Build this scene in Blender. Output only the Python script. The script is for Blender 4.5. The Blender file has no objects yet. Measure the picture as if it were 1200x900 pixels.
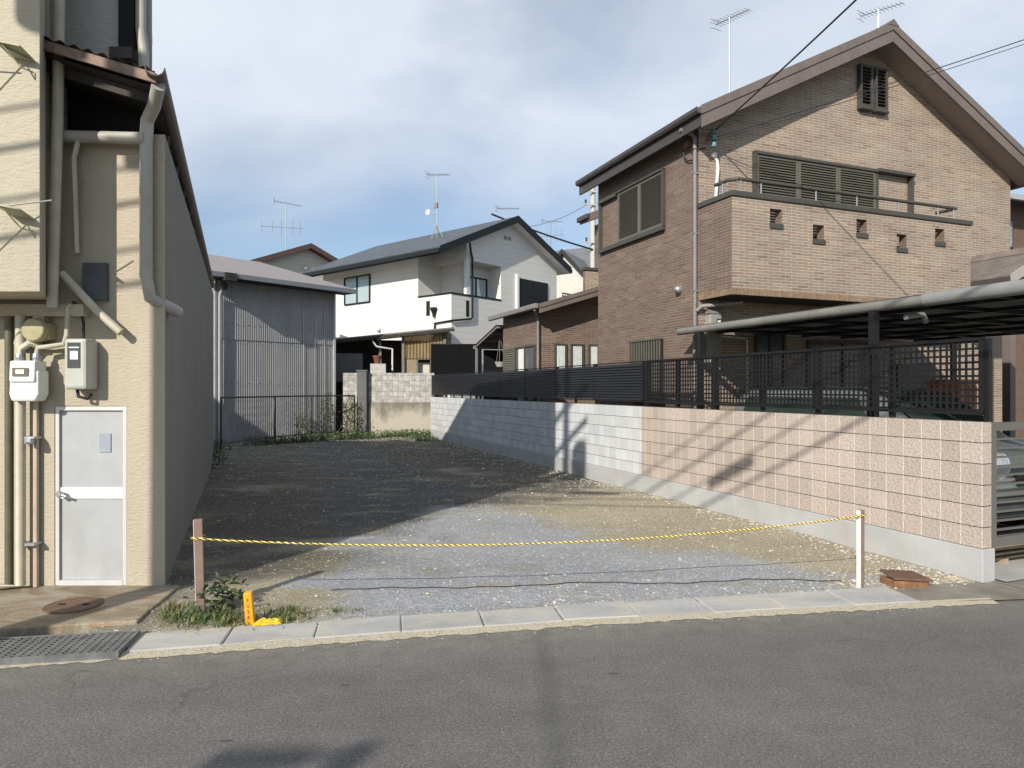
import bpy, bmesh, math, random
from mathutils import Vector, Matrix, noise as mnoise
R = math.radians
random.seed(7)
sc = bpy.context.scene
col = sc.collection

# ------------------------------------------------------------------ camera
cam_d = bpy.data.cameras.new("camera"); cam = bpy.data.objects.new("camera", cam_d); col.objects.link(cam)
cam.location = (0, 0, 1.75); cam.rotation_euler = (R(90), 0, 0)
cam_d.sensor_width = 36.0; cam_d.lens = 36.0*805/1200; cam_d.shift_y = 5/1200.0
cam_d.clip_start = 0.05; cam_d.clip_end = 2000
sc.camera = cam
sc.render.resolution_x = 1024; sc.render.resolution_y = 768

# ------------------------------------------------------------------ sky and sun
SUN_AZ, SUN_EL = 26.5, 28.0            # direction the light travels, clockwise from +Y
world = bpy.data.worlds.new("World"); sc.world = world; world.use_nodes = True
wn, wl = world.node_tree.nodes, world.node_tree.links
wn.clear()
w_out = wn.new('ShaderNodeOutputWorld'); w_bg = wn.new('ShaderNodeBackground')
sky = wn.new('ShaderNodeTexSky'); sky.sky_type = 'NISHITA'; sky.sun_disc = False
sky.sun_elevation = R(SUN_EL); sky.sun_rotation = R(180+SUN_AZ)
sky.air_density = 1.0; sky.dust_density = 0.3; sky.ozone_density = 2.2
tc = wn.new('ShaderNodeTexCoord'); sep = wn.new('ShaderNodeSeparateXYZ'); wl.new(tc.outputs['Generated'], sep.inputs[0])
def wmath(op, a, b=None):
    n = wn.new('ShaderNodeMath'); n.operation = op
    for i, v in enumerate((a, b)):
        if v is None: continue
        if isinstance(v, (int, float)): n.inputs[i].default_value = v
        else: wl.new(v, n.inputs[i])
    return n.outputs[0]
zz = wmath('ADD', wmath('MAXIMUM', sep.outputs[2], 0.0), 0.22)
cx = wmath('DIVIDE', sep.outputs[0], zz); cy = wmath('DIVIDE', sep.outputs[1], zz)
cmb = wn.new('ShaderNodeCombineXYZ'); wl.new(cx, cmb.inputs[0]); wl.new(cy, cmb.inputs[1]); cmb.inputs[2].default_value = 3.7
n1 = wn.new('ShaderNodeTexNoise'); n1.inputs['Scale'].default_value = 0.95; n1.inputs['Detail'].default_value = 6; n1.inputs['Roughness'].default_value = 0.5
n1.inputs['Distortion'].default_value = 0.35
wl.new(cmb.outputs[0], n1.inputs['Vector'])
ramp = wn.new('ShaderNodeValToRGB'); ramp.color_ramp.elements[0].position = 0.24; ramp.color_ramp.elements[1].position = 0.58
ramp.color_ramp.elements[0].color = (0, 0, 0, 1); ramp.color_ramp.elements[1].color = (0.9, 0.9, 0.9, 1)
wl.new(n1.outputs['Fac'], ramp.inputs[0])
# thinner cloud towards the horizon
thin = wn.new('ShaderNodeMapRange'); thin.inputs[1].default_value = 0.14; thin.inputs[2].default_value = 0.36
thin.inputs[3].default_value = 0.10; thin.inputs[4].default_value = 1.0; wl.new(sep.outputs[2], thin.inputs[0])
over = wn.new('ShaderNodeMapRange'); over.inputs[1].default_value = 0.50; over.inputs[2].default_value = 0.80      # cloud thinned overhead, out of view, to set the fill light
over.inputs[3].default_value = 1.0; over.inputs[4].default_value = 0.70; wl.new(sep.outputs[2], over.inputs[0])
back = wn.new('ShaderNodeMapRange'); back.inputs[1].default_value = -0.35; back.inputs[2].default_value = 0.25     # unseen cloud behind the viewer thinned to the same end
back.inputs[3].default_value = 0.70; back.inputs[4].default_value = 1.0; wl.new(sep.outputs[1], back.inputs[0])
fac = wmath('MULTIPLY', wmath('MULTIPLY', ramp.outputs[0], thin.outputs[0]), wmath('MULTIPLY', over.outputs[0], back.outputs[0]))
n2 = wn.new('ShaderNodeTexNoise'); n2.inputs['Scale'].default_value = 2.6; n2.inputs['Detail'].default_value = 5; wl.new(cmb.outputs[0], n2.inputs['Vector'])
cr = wn.new('ShaderNodeValToRGB'); cr.color_ramp.elements[0].position = 0.35; cr.color_ramp.elements[1].position = 0.7
cr.color_ramp.elements[0].color = (6.4, 7.0, 7.9, 1); cr.color_ramp.elements[1].color = (7.2, 7.65, 8.2, 1); wl.new(n2.outputs['Fac'], cr.inputs[0])
wmix = wn.new('ShaderNodeMix'); wmix.data_type = 'RGBA'
SKY_GAIN = 1.0
wl.new(fac, wmix.inputs['Factor']); wl.new(sky.outputs[0], wmix.inputs['A']); wl.new(cr.outputs[0], wmix.inputs['B'])
wl.new(wmix.outputs['Result'], w_bg.inputs['Color']); w_bg.inputs['Strength'].default_value = 0.11
wl.new(w_bg.outputs[0], w_out.inputs[0])

sl = bpy.data.lights.new("sun", 'SUN'); sun = bpy.data.objects.new("sun", sl); col.objects.link(sun)
sl.energy = 5.0; sl.angle = R(0.53); sl.color = (1.0, 0.93, 0.82)
sd = Vector((math.sin(R(SUN_AZ))*math.cos(R(SUN_EL)), math.cos(R(SUN_AZ))*math.cos(R(SUN_EL)), -math.sin(R(SUN_EL))))
sun.rotation_euler = sd.to_track_quat('-Z', 'Y').to_euler(); sun.location = (-6, -12, 14)
sc.view_settings.view_transform = 'Standard'; sc.view_settings.look = 'None'
sc.view_settings.exposure = 0.15; sc.view_settings.gamma = 1.0; sc.view_settings.use_curve_mapping = False

# ------------------------------------------------------------------ materials
class NT:
    def __init__(s, name):
        s.m = bpy.data.materials.new(name); s.m.use_nodes = True
        s.n, s.l = s.m.node_tree.nodes, s.m.node_tree.links; s.n.clear()
        s.out = s.n.new('ShaderNodeOutputMaterial'); s.p = s.n.new('ShaderNodeBsdfPrincipled'); s.l.new(s.p.outputs[0], s.out.inputs[0])
        s.tc = s.n.new('ShaderNodeTexCoord'); s.obj = s.tc.outputs['Object']
    def new(s, t): return s.n.new(t)
    def link(s, a, b): s.l.new(a, b)
    def math(s, op, a, b=None, c=None):
        n = s.n.new('ShaderNodeMath'); n.operation = op
        for i, v in enumerate((a, b, c)):
            if v is None: continue
            if isinstance(v, (int, float)): n.inputs[i].default_value = v
            else: s.l.new(v, n.inputs[i])
        return n.outputs[0]
    def noise(s, scale, detail=4, rough=0.55, vec=None, dist=0.0):
        n = s.n.new('ShaderNodeTexNoise'); n.inputs['Scale'].default_value = scale; n.inputs['Detail'].default_value = detail
        n.inputs['Roughness'].default_value = rough; n.inputs['Distortion'].default_value = dist
        s.l.new(vec if vec is not None else s.obj, n.inputs['Vector']); return n.outputs['Fac']
    def scaled(s, sx, sy, sz, vec=None):
        n = s.n.new('ShaderNodeMapping'); n.inputs['Scale'].default_value = (sx, sy, sz)
        s.l.new(vec if vec is not None else s.obj, n.inputs['Vector']); return n.outputs[0]
    def ramp(s, fac, stops):
        n = s.n.new('ShaderNodeValToRGB'); e = n.color_ramp.elements
        while len(e) < len(stops): e.new(0.5)
        for k, (p, c) in zip(e, stops):
            k.position = p; k.color = (*c, 1) if not isinstance(c, (int, float)) else (c, c, c, 1)
        s.l.new(fac, n.inputs[0]); return n.outputs[0]
    def mix(s, fac, a, b, mode='MIX'):
        n = s.n.new('ShaderNodeMix'); n.data_type = 'RGBA'; n.blend_type = mode
        for k, v in (('Factor', fac), ('A', a), ('B', b)):
            i = n.inputs[k] if k != 'Factor' else n.inputs[0]
            if k == 'A': i = n.inputs[6]
            if k == 'B': i = n.inputs[7]
            if isinstance(v, (int, float)): i.default_value = v
            elif isinstance(v, tuple): i.default_value = (*v, 1)
            else: s.l.new(v, i)
        return n.outputs[2]
    def color(s, c):
        if isinstance(c, tuple): s.p.inputs['Base Color'].default_value = (*c, 1)
        else: s.l.new(c, s.p.inputs['Base Color'])
    def rough(s, r):
        if isinstance(r, (int, float)): s.p.inputs['Roughness'].default_value = r
        else: s.l.new(r, s.p.inputs['Roughness'])
    def bump(s, h, strength=0.5, dist=0.01, prev=None):
        b = s.n.new('ShaderNodeBump'); b.inputs['Strength'].default_value = strength; b.inputs['Distance'].default_value = dist
        s.l.new(h, b.inputs['Height'])
        if prev is not None: s.l.new(prev, b.inputs['Normal'])
        s.l.new(b.outputs[0], s.p.inputs['Normal']); return b.outputs[0]
    def wall_uv(s):
        """(along the wall, height) from object coordinates, chosen by which way the face looks"""
        g = s.n.new('ShaderNodeNewGeometry')
        vt = s.n.new('ShaderNodeVectorTransform'); vt.vector_type = 'NORMAL'; vt.convert_from = 'WORLD'; vt.convert_to = 'OBJECT'
        s.l.new(g.outputs['True Normal'], vt.inputs[0])
        a = s.n.new('ShaderNodeSeparateXYZ'); s.l.new(vt.outputs[0], a.inputs[0])
        o = s.n.new('ShaderNodeSeparateXYZ'); s.l.new(s.obj, o.inputs[0])
        isx = s.math('GREATER_THAN', s.math('ABSOLUTE', a.outputs[0]), s.math('ABSOLUTE', a.outputs[1]))
        m = s.n.new('ShaderNodeMix'); m.data_type = 'FLOAT'
        s.l.new(isx, m.inputs[0]); s.l.new(o.outputs[0], m.inputs[2]); s.l.new(o.outputs[1], m.inputs[3])
        c = s.n.new('ShaderNodeCombineXYZ'); s.l.new(m.outputs[0], c.inputs[0]); s.l.new(o.outputs[2], c.inputs[1])
        return c.outputs[0], m.outputs[0], o.outputs[2], isx

MATS = {}
def plain(name, c=None, rough=0.7, var=0.15, scale=6.0, bump=0.0, bscale=40.0, metal=0.0, spec=None, dirt=None):
    """painted / plastic / concrete surface with uneven tone, optional fine relief and stain patches"""
    if name in MATS: return MATS[name]
    t = NT(name)
    f = t.noise(scale, 5, 0.6)
    lo = tuple(x*(1-var) for x in c); hi = tuple(min(1, x*(1+var)) for x in c)
    cc = t.ramp(f, [(0.3, lo), (0.7, hi)])
    if dirt:
        dcol, amt, dsc = dirt
        f2 = t.noise(1.0, 6, 0.65, t.scaled(dsc, dsc, dsc*0.35))
        cc = t.mix(t.ramp(f2, [(0.48, 0.0), (0.75, amt)]), cc, dcol)
    t.color(cc); t.rough(rough); t.p.inputs['Metallic'].default_value = metal
    if spec is not None: t.p.inputs['Specular IOR Level'].default_value = spec
    if bump: t.bump(t.noise(bscale, 4, 0.6), bump, 0.01)
    MATS[name] = t.m; return t.m

def brick_tile(name='brick_tile', two=True):
    if name in MATS: return MATS[name]
    t = NT(name); uv, u, z, isx = t.wall_uv()
    RH, BW = 0.0475, 0.235
    zr = t.math('DIVIDE', z, RH); row = t.math('FLOOR', zr)
    ur = t.math('ADD', t.math('DIVIDE', u, BW), t.math('MULTIPLY', t.math('MODULO', t.math('ABSOLUTE', row), 2.0), 0.5))
    fz, fu = t.math('FRACT', zr), t.math('FRACT', ur)
    jz = t.math('GREATER_THAN', fz, 1-0.0075/RH); ju = t.math('GREATER_THAN', fu, 1-0.0075/BW)
    mort = t.math('MAXIMUM', jz, ju)
    cell = t.new('ShaderNodeCombineXYZ'); t.link(t.math('FLOOR', ur), cell.inputs[0]); t.link(row, cell.inputs[1]); t.link(isx, cell.inputs[2])
    wn_ = t.new('ShaderNodeTexWhiteNoise'); wn_.noise_dimensions = '3D'; t.link(cell.outputs[0], wn_.inputs['Vector'])
    front = t.ramp(wn_.outputs['Value'], [(0.0, (0.215, 0.150, 0.120)), (0.22, (0.275, 0.200, 0.158)), (0.5, (0.285, 0.226, 0.176)), (0.75, (0.250, 0.213, 0.176)), (1.0, (0.325, 0.265, 0.207))])  # front faces coloured lighter than side faces, imitating stronger sun on them
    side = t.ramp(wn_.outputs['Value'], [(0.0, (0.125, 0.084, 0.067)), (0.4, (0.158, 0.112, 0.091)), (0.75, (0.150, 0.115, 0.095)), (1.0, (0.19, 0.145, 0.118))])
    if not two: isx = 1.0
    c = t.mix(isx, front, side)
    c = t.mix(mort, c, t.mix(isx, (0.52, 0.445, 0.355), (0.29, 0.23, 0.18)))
    big = t.noise(1.0, 5, 0.6, t.scaled(0.9, 0.9, 2.6))
    c = t.mix(1.0, c, t.ramp(big, [(0.25, (0.80, 0.79, 0.81)), (0.75, (1.16, 1.14, 1.10))]), 'MULTIPLY')
    fine = t.noise(1.0, 3, 0.6, t.scaled(18, 18, 70))
    c = t.mix(1.0, c, t.ramp(fine, [(0.3, (0.85, 0.85, 0.85)), (0.7, (1.13, 1.13, 1.13))]), 'MULTIPLY')
    t.color(c); t.rough(0.62)
    t.bump(t.math('SUBTRACT', t.math('MULTIPLY', fine, 0.25), mort), 0.6, 0.005)
    MATS[name] = t.m; return t.m

def block_mat(name, face1, face2, joint_v, joint_h, bw, rough_bump, bscale, vgap=0.005):
    """concrete block courses 0.19 m high with pale vertical grooves and dark bed joints"""
    if name in MATS: return MATS[name]
    t = NT(name); uv, u, z, isx = t.wall_uv()
    fu = t.math('FRACT', t.math('DIVIDE', u, bw)); fz = t.math('FRACT', t.math('DIVIDE', t.math('SUBTRACT', z, 0.31), 0.19))
    def edge(f, w): return t.math('ADD', t.math('LESS_THAN', f, w), t.math('GREATER_THAN', f, 1-w))
    ev = edge(fu, vgap/bw*1.0); eh = edge(fz, 0.019)
    # a tone of its own for each block
    cell = t.new('ShaderNodeCombineXYZ'); t.link(t.math('FLOOR', t.math('DIVIDE', u, bw)), cell.inputs[0]); t.link(t.math('FLOOR', t.math('DIVIDE', t.math('SUBTRACT', z, 0.31), 0.19)), cell.inputs[1])
    wn_ = t.new('ShaderNodeTexWhiteNoise'); wn_.noise_dimensions = '3D'; t.link(cell.outputs[0], wn_.inputs['Vector'])
    f = t.noise(bscale, 6, 0.7)
    c = t.ramp(f, [(0.32, face1), (0.68, face2)])
    c = t.mix(1.0, c, t.ramp(wn_.outputs['Value'], [(0.0, (0.90, 0.89, 0.88)), (1.0, (1.08, 1.08, 1.08))]), 'MULTIPLY')
    big = t.noise(0.8, 5, 0.6)
    c = t.mix(1.0, c, t.ramp(big, [(0.3, (0.90, 0.90, 0.90)), (0.7, (1.05, 1.05, 1.05))]), 'MULTIPLY')
    c = t.mix(ev, c, joint_v); c = t.mix(eh, c, joint_h)
    t.color(c); t.rough(0.9)
    h = t.math('SUBTRACT', t.math('MULTIPLY', f, rough_bump), t.math('MULTIPLY', t.math('MAXIMUM', eh, t.math('MULTIPLY', ev, 0.7)), 0.8))
    t.bump(h, 0.8, 0.012)
    MATS[name] = t.m; return t.m

def siding(name, c, row=0.25, line=0.65):
    if name in MATS: return MATS[name]
    t = NT(name); uv, u, z, isx = t.wall_uv()
    fz = t.math('FRACT', t.math('DIVIDE', z, row)); e = t.math('LESS_THAN', fz, 0.07)
    f = t.noise(1.0, 5, 0.6, t.scaled(0.6, 0.6, 0.25))
    cc = t.ramp(f, [(0.3, tuple(x*0.93 for x in c)), (0.7, c)])
    cc = t.mix(e, cc, tuple(x*line for x in c)); t.color(cc); t.rough(0.6)
    t.bump(t.math('SUBTRACT', 1.0, e), 0.5, 0.01)
    MATS[name] = t.m; return t.m

def roof_tiles(name, c1, c2, row=0.25, bw=0.45):
    if name in MATS: return MATS[name]
    t = NT(name)
    b = t.new('ShaderNodeTexBrick'); b.inputs['Scale'].default_value = 1; b.inputs['Brick Width'].default_value = bw; b.inputs['Row Height'].default_value = row
    b.inputs['Mortar Size'].default_value = 0.008; b.inputs['Color1'].default_value = (*c1, 1); b.inputs['Color2'].default_value = (*c2, 1); b.inputs['Mortar'].default_value = (*[x*0.45 for x in c1], 1)
    sp = t.new('ShaderNodeSeparateXYZ'); t.link(t.obj, sp.inputs[0]); cb = t.new('ShaderNodeCombineXYZ'); t.link(sp.outputs[1], cb.inputs[0]); t.link(sp.outputs[0], cb.inputs[1])
    t.link(cb.outputs[0], b.inputs['Vector'])
    f = t.noise(1.2, 5, 0.6)
    t.color(t.mix(1.0, b.outputs['Color'], t.ramp(f, [(0.3, (0.85,)*3), (0.7, (1.12,)*3)]), 'MULTIPLY')); t.rough(0.55)
    t.bump(t.math('SUBTRACT', 1.0, b.outputs['Fac']), 0.5, 0.01)
    MATS[name] = t.m; return t.m

def stucco(name, c, stain):
    if name in MATS: return MATS[name]
    t = NT(name)
    f = t.noise(1.0, 6, 0.62, t.scaled(1.6, 1.6, 0.5))
    cc = t.ramp(f, [(0.28, tuple(x*0.86 for x in c)), (0.7, tuple(x*1.05 for x in c))])
    s2 = t.noise(1.0, 6, 0.7, t.scaled(5, 5, 0.7))
    cc = t.mix(t.ramp(s2, [(0.55, 0.0), (0.8, 0.45)]), cc, stain)
    t.color(cc); t.rough(0.92)
    h = t.math('ADD', t.noise(22, 5, 0.65, t.scaled(0.7, 0.7, 2.2)), t.math('MULTIPLY', t.noise(110, 3, 0.6), 0.35))
    t.bump(h, 0.85, 0.016)
    MATS[name] = t.m; return t.m

def glass(name='window_glass', tint=(0.88, 0.92, 0.93), refl=0.04):
    if name in MATS: return MATS[name]
    t = NT(name); t.n.remove(t.p)
    tr = t.new('ShaderNodeBsdfTransparent'); tr.inputs[0].default_value = (*tint, 1)
    gl = t.new('ShaderNodeBsdfGlossy'); gl.inputs['Roughness'].default_value = 0.03; gl.inputs[0].default_value = (0.9, 0.95, 1, 1)
    mx = t.new('ShaderNodeMixShader'); mx.inputs[0].default_value = refl+0.05; t.link(tr.outputs[0], mx.inputs[1]); t.link(gl.outputs[0], mx.inputs[2])
    t.link(mx.outputs[0], t.out.inputs[0]); MATS[name] = t.m; return t.m

def polycarb(name, c=None, trans=0.3):
    if name in MATS: return MATS[name]
    t = NT(name); t.n.remove(t.p)
    f = t.noise(2.0, 5, 0.6); cc = t.ramp(f, [(0.3, tuple(x*0.7 for x in c)), (0.7, c)])
    a = t.new('ShaderNodeBsdfTranslucent'); t.link(cc, a.inputs[0]); d = t.new('ShaderNodeBsdfDiffuse'); t.link(cc, d.inputs[0])
    tr = t.new('ShaderNodeBsdfTransparent'); t.link(cc, tr.inputs[0])
    m1 = t.new('ShaderNodeMixShader'); m1.inputs[0].default_value = 0.5; t.link(a.outputs[0], m1.inputs[1]); t.link(d.outputs[0], m1.inputs[2])
    m2 = t.new('ShaderNodeMixShader'); m2.inputs[0].default_value = trans; t.link(m1.outputs[0], m2.inputs[1]); t.link(tr.outputs[0], m2.inputs[2])
    t.link(m2.outputs[0], t.out.inputs[0]); MATS[name] = t.m; return t.m

# ------------------------------------------------------------------ mesh builder
class MB:
    def __init__(s): s.v = []; s.f = []; s.mi = []; s.cur = 0
    def add(s, vs, fs):
        o = len(s.v); s.v += [tuple(p) for p in vs]; s.f += [tuple(i+o for i in f) for f in fs]; s.mi += [s.cur]*len(fs); return s
    def box(s, x0, x1, y0, y1, z0, z1):
        x0, x1 = min(x0, x1), max(x0, x1); y0, y1 = min(y0, y1), max(y0, y1); z0, z1 = min(z0, z1), max(z0, z1)
        return s.add([(x0,y0,z0),(x1,y0,z0),(x1,y1,z0),(x0,y1,z0),(x0,y0,z1),(x1,y0,z1),(x1,y1,z1),(x0,y1,z1)],
                     [(0,3,2,1),(4,5,6,7),(0,1,5,4),(1,2,6,5),(2,3,7,6),(3,0,4,7)])
    def prism(s, poly, ext):
        """extrude a planar polygon (3-D points) by the vector ext"""
        n = len(poly); e = Vector(ext); P = [Vector(p) for p in poly]
        vs = P + [p+e for p in P]
        return s.add(vs, [tuple(range(n-1, -1, -1)), tuple(range(n, 2*n))] + [(i, (i+1) % n, n+(i+1) % n, n+i) for i in range(n)])
    def quad(s, *p): return s.add(p, [tuple(range(len(p)))])
    def tube(s, pts, r, n=8, cap=True):
        P = [Vector(p) for p in pts]; rr = r if isinstance(r, (list, tuple)) else [r]*len(P)
        vs = []; up = None
        for i, p in enumerate(P):
            d = (P[min(i+1, len(P)-1)] - P[max(i-1, 0)]).normalized()
            if up is None: up = Vector((0, 0, 1)) if abs(d.z) < 0.9 else Vector((1, 0, 0))
            a = d.cross(up).normalized(); b = a.cross(d).normalized(); up = b
            vs += [p + (a*math.cos(2*math.pi*k/n) + b*math.sin(2*math.pi*k/n))*rr[i] for k in range(n)]
        fs = [(i*n+k, i*n+(k+1) % n, (i+1)*n+(k+1) % n, (i+1)*n+k) for i in range(len(P)-1) for k in range(n)]
        if cap: fs += [tuple(range(n-1, -1, -1)), tuple((len(P)-1)*n+k for k in range(n))]
        return s.add(vs, fs)
    def lathe(s, prof, c, axis='z', n=14):
        """profile [(radius, height)] turned about an axis through c"""
        vs = []
        for (r, h) in prof:
            for k in range(n):
                a = 2*math.pi*k/n; q = (r*math.cos(a), r*math.sin(a), h)
                if axis == 'y': q = (q[0], q[2], q[1])
                if axis == 'x': q = (q[2], q[0], q[1])
                vs.append(Vector(c)+Vector(q))
        m = len(prof)
        fs = [(i*n+k, i*n+(k+1) % n, (i+1)*n+(k+1) % n, (i+1)*n+k) for i in range(m-1) for k in range(n)]
        fs += [tuple(range(n-1, -1, -1)), tuple((m-1)*n+k for k in range(n))]
        return s.add(vs, fs)
    def holed(s, o, ud, dd, u0, u1, z0, z1, holes, depth):
        """upright wall face with rectangular openings; reveals go back along dd by depth"""
        o, ud, dd = Vector(o), Vector(ud), Vector(dd); Z = Vector((0, 0, 1))
        us = sorted({u0, u1, *[h[0] for h in holes], *[h[1] for h in holes]}); zs = sorted({z0, z1, *[h[2] for h in holes], *[h[3] for h in holes]})
        P = lambda u, z, d=0: o + ud*u + Z*z + dd*d
        for a, b in zip(us, us[1:]):
            for c, d in zip(zs, zs[1:]):
                m, k = (a+b)/2, (c+d)/2
                if any(h[0] < m < h[1] and h[2] < k < h[3] for h in holes): continue
                s.quad(P(a, c), P(b, c), P(b, d), P(a, d))
        for (a, b, c, d) in holes:
            s.quad(P(a, c), P(a, d), P(a, d, depth), P(a, c, depth)); s.quad(P(b, c), P(b, c, depth), P(b, d, depth), P(b, d))
            s.quad(P(a, c), P(a, c, depth), P(b, c, depth), P(b, c)); s.quad(P(a, d), P(b, d), P(b, d, depth), P(a, d, depth))
        return s
    def build(s, name, mats, parent=None, bevel=0.0, smooth=False, loc=None, rotz=0.0):
        me = bpy.data.meshes.new(name); me.from_pydata([tuple(v) for v in s.v], [], s.f)
        mats = mats if isinstance(mats, (list, tuple)) else [mats]
        for m in mats: me.materials.append(m)
        me.polygons.foreach_set('material_index', s.mi)
        bm = bmesh.new(); bm.from_mesh(me); bmesh.ops.recalc_face_normals(bm, faces=bm.faces); bm.to_mesh(me); bm.free()
        me.polygons.foreach_set('use_smooth', [smooth]*len(me.polygons))
        o = bpy.data.objects.new(name, me); col.objects.link(o)
        if parent is not None: o.parent = parent
        if loc is not None: o.location = loc
        o.rotation_euler.z = rotz
        if bevel:
            b = o.modifiers.new('edge', 'BEVEL'); b.width = bevel; b.segments = 2; b.limit_method = 'ANGLE'; b.angle_limit = R(50)
        if smooth:
            try: me.set_sharp_from_angle(angle=R(45))
            except Exception: pass
        return o

def tag(o, label, cat, group=None, kind=None):
    o['label'] = label; o['category'] = cat
    if group: o['group'] = group
    if kind: o['kind'] = kind
    return o
def thing(name, label, cat, loc=(0, 0, 0), rotz=0.0, group=None):
    o = bpy.data.objects.new(name, None); col.objects.link(o); o.location = loc; o.rotation_euler = (0, 0, rotz); o.empty_display_size = 0.2
    return tag(o, label, cat, group)
def struct(o): o['kind'] = 'structure'; return o
def copy_tree(o, parent=None):
    c = o.copy(); col.objects.link(c); c.parent = parent
    for ch in list(o.children): copy_tree(ch, c)
    return c
def sag(a, b, drop, n=14):
    a, b = Vector(a), Vector(b)
    return [a.lerp(b, i/n) - Vector((0, 0, drop*4*(i/n)*(1-i/n))) for i in range(n+1)]

# ---- frames of the place: the lot wall and brick house share one direction
ANG = R(21.44); ca, sa = math.cos(ANG), math.sin(ANG)
HO = Vector((3.09, 11.37, 0)); WO = Vector((4.21, 6.15, 0))
def wl_pt(u, v, z=0): return Vector((WO.x+u*ca-v*sa, WO.y+u*sa+v*ca, z))
def hs_pt(u, v, z=0): return Vector((HO.x+u*ca-v*sa, HO.y+u*sa+v*ca, z))
ANG2 = R(49.5)

# common materials
M_dark = plain('dark_void', (0.012, 0.012, 0.013), 0.9, 0.1)
M_black = plain('black_aluminium', (0.012, 0.012, 0.014), 0.42, 0.1, metal=0.0)
M_slat = plain('black_slat_paint', (0.012, 0.013, 0.016), 0.5, 0.12, spec=0.35)
M_brown = plain('brown_trim', (0.155, 0.127, 0.114), 0.55, 0.08, dirt=((0.07, 0.055, 0.05), 0.4, 1.5))
M_dbrown = plain('dark_brown_gutter', (0.055, 0.048, 0.045), 0.45, 0.12)
M_soffit = plain('brown_soffit', (0.26, 0.215, 0.19), 0.7, 0.06)
M_louver = plain('olive_grey_shutter', (0.115, 0.110, 0.088), 0.5, 0.08)
M_frame = plain('dark_olive_frame', (0.06, 0.058, 0.05), 0.5, 0.1)
M_grey = plain('grey_pipe', (0.20, 0.19, 0.185), 0.5, 0.1)
M_white = plain('white_paint', (0.74, 0.74, 0.72), 0.45, 0.05)
M_conc = plain('pale_concrete', (0.40, 0.395, 0.38), 0.9, 0.14, 3.0, 0.3, 60, dirt=((0.25, 0.23, 0.19), 0.5, 1.2))
M_steel = plain('galvanised_steel', (0.38, 0.39, 0.40), 0.42, 0.15, metal=0.7)
M_curtain = plain('white_curtain', (0.68, 0.68, 0.66), 0.9, 0.08, 12)
M_glass = glass()
M_dglass = glass('dark_window_glass', (0.22, 0.24, 0.26), 0.10)
M_cable = plain('cable_black', (0.015, 0.015, 0.017), 0.6, 0.1)

# ================================================================== GROUND
def kerb_back(x):
    pts = [(-9, 3.75), (-3.6, 4.62), (-2.15, 4.94), (0.69, 5.53), (2.95, 5.93), (4.30, 6.16), (9, 6.9), (30, 10)]
    for (a, b), (c, d) in zip(pts, pts[1:]):
        if a <= x <= c: return b+(d-b)*(x-a)/(c-a)
    return pts[0][1] if x < -9 else pts[-1][1]
def kerb_front(x):
    pts = [(-30, 0.6), (-9, 3.30), (-3.2, 4.29), (-2.43, 4.45), (-1.18, 4.72), (0.634, 5.08), (3.67, 5.55), (4.4, 5.65), (9, 6.45), (30, 9.6)]
    for (a, b), (c, d) in zip(pts, pts[1:]):
        if a <= x <= c: return b+(d-b)*(x-a)/(c-a)
    return pts[0][1]

t = NT('far_ground'); t.color(t.ramp(t.noise(0.4, 6), [(0.3, (0.13, 0.12, 0.10)), (0.7, (0.20, 0.185, 0.16))])); t.rough(0.95)
g = MB(); g.quad((-900, -900, -0.03), (900, -900, -0.03), (900, 1200, -0.03), (-900, 1200, -0.03))
struct(g.build('ground', t.m))

# asphalt
t = NT('asphalt')
f1 = t.noise(0.55, 5, 0.6, t.scaled(0.5, 1.4, 1)); f2 = t.noise(130, 4, 0.8); f3 = t.noise(4, 5, 0.65)
c = t.ramp(f1, [(0.3, (0.124, 0.118, 0.111)), (0.7, (0.166, 0.159, 0.150))])
c = t.mix(1.0, c, t.ramp(f2, [(0.33, (0.40,)*3), (0.5, (0.95,)*3), (0.67, (1.8,)*3)]), 'MULTIPLY')
c = t.mix(1.0, c, t.ramp(f3, [(0.3, (0.88,)*3), (0.7, (1.1,)*3)]), 'MULTIPLY')
c = t.mix(1.0, c, t.ramp(t.noise(55, 4, 0.75), [(0.32, (0.62,)*3), (0.5, (0.98,)*3), (0.68, (1.42,)*3)]), 'MULTIPLY')
v = t.new('ShaderNodeTexVoronoi'); v.inputs['Scale'].default_value = 34; t.link(t.obj, v.inputs['Vector'])
sp = t.math('MULTIPLY', t.math('LESS_THAN', v.outputs['Distance'], 0.16), t.math('GREATER_THAN', t.noise(9, 2), 0.57))
c = t.mix(t.math('MULTIPLY', sp, 0.6), c, (0.34, 0.32, 0.29))
# one long worn joint across the lane
spx = t.new('ShaderNodeSeparateXYZ'); t.link(t.obj, spx.inputs[0])
jx = t.math('ABSOLUTE', t.math('SUBTRACT', t.math('ADD', spx.outputs[0], t.math('MULTIPLY', t.noise(1.3, 3), 0.12)), 0.27))
c = t.mix(t.math('MULTIPLY', t.ramp(jx, [(0.02, 1.0), (0.10, 0.0)]), 0.32), c, (0.05, 0.05, 0.05))
vv = t.new('ShaderNodeTexVoronoi'); vv.inputs['Scale'].default_value = 2.3; t.link(t.scaled(0.6, 1.6, 1), vv.inputs['Vector'])
c = t.mix(t.math('MULTIPLY', t.math('LESS_THAN', vv.outputs['Distance'], 0.05), 0.6), c, (0.03, 0.03, 0.03))
vc = t.new('ShaderNodeTexVoronoi'); vc.feature = 'DISTANCE_TO_EDGE'; vc.inputs['Scale'].default_value = 0.55
wv = t.new('ShaderNodeVectorMath'); wv.operation = 'ADD'; nz = t.new('ShaderNodeTexNoise'); nz.inputs['Scale'].default_value = 2.2; nz.inputs['Detail'].default_value = 6; t.link(t.obj, nz.inputs['Vector'])
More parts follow.
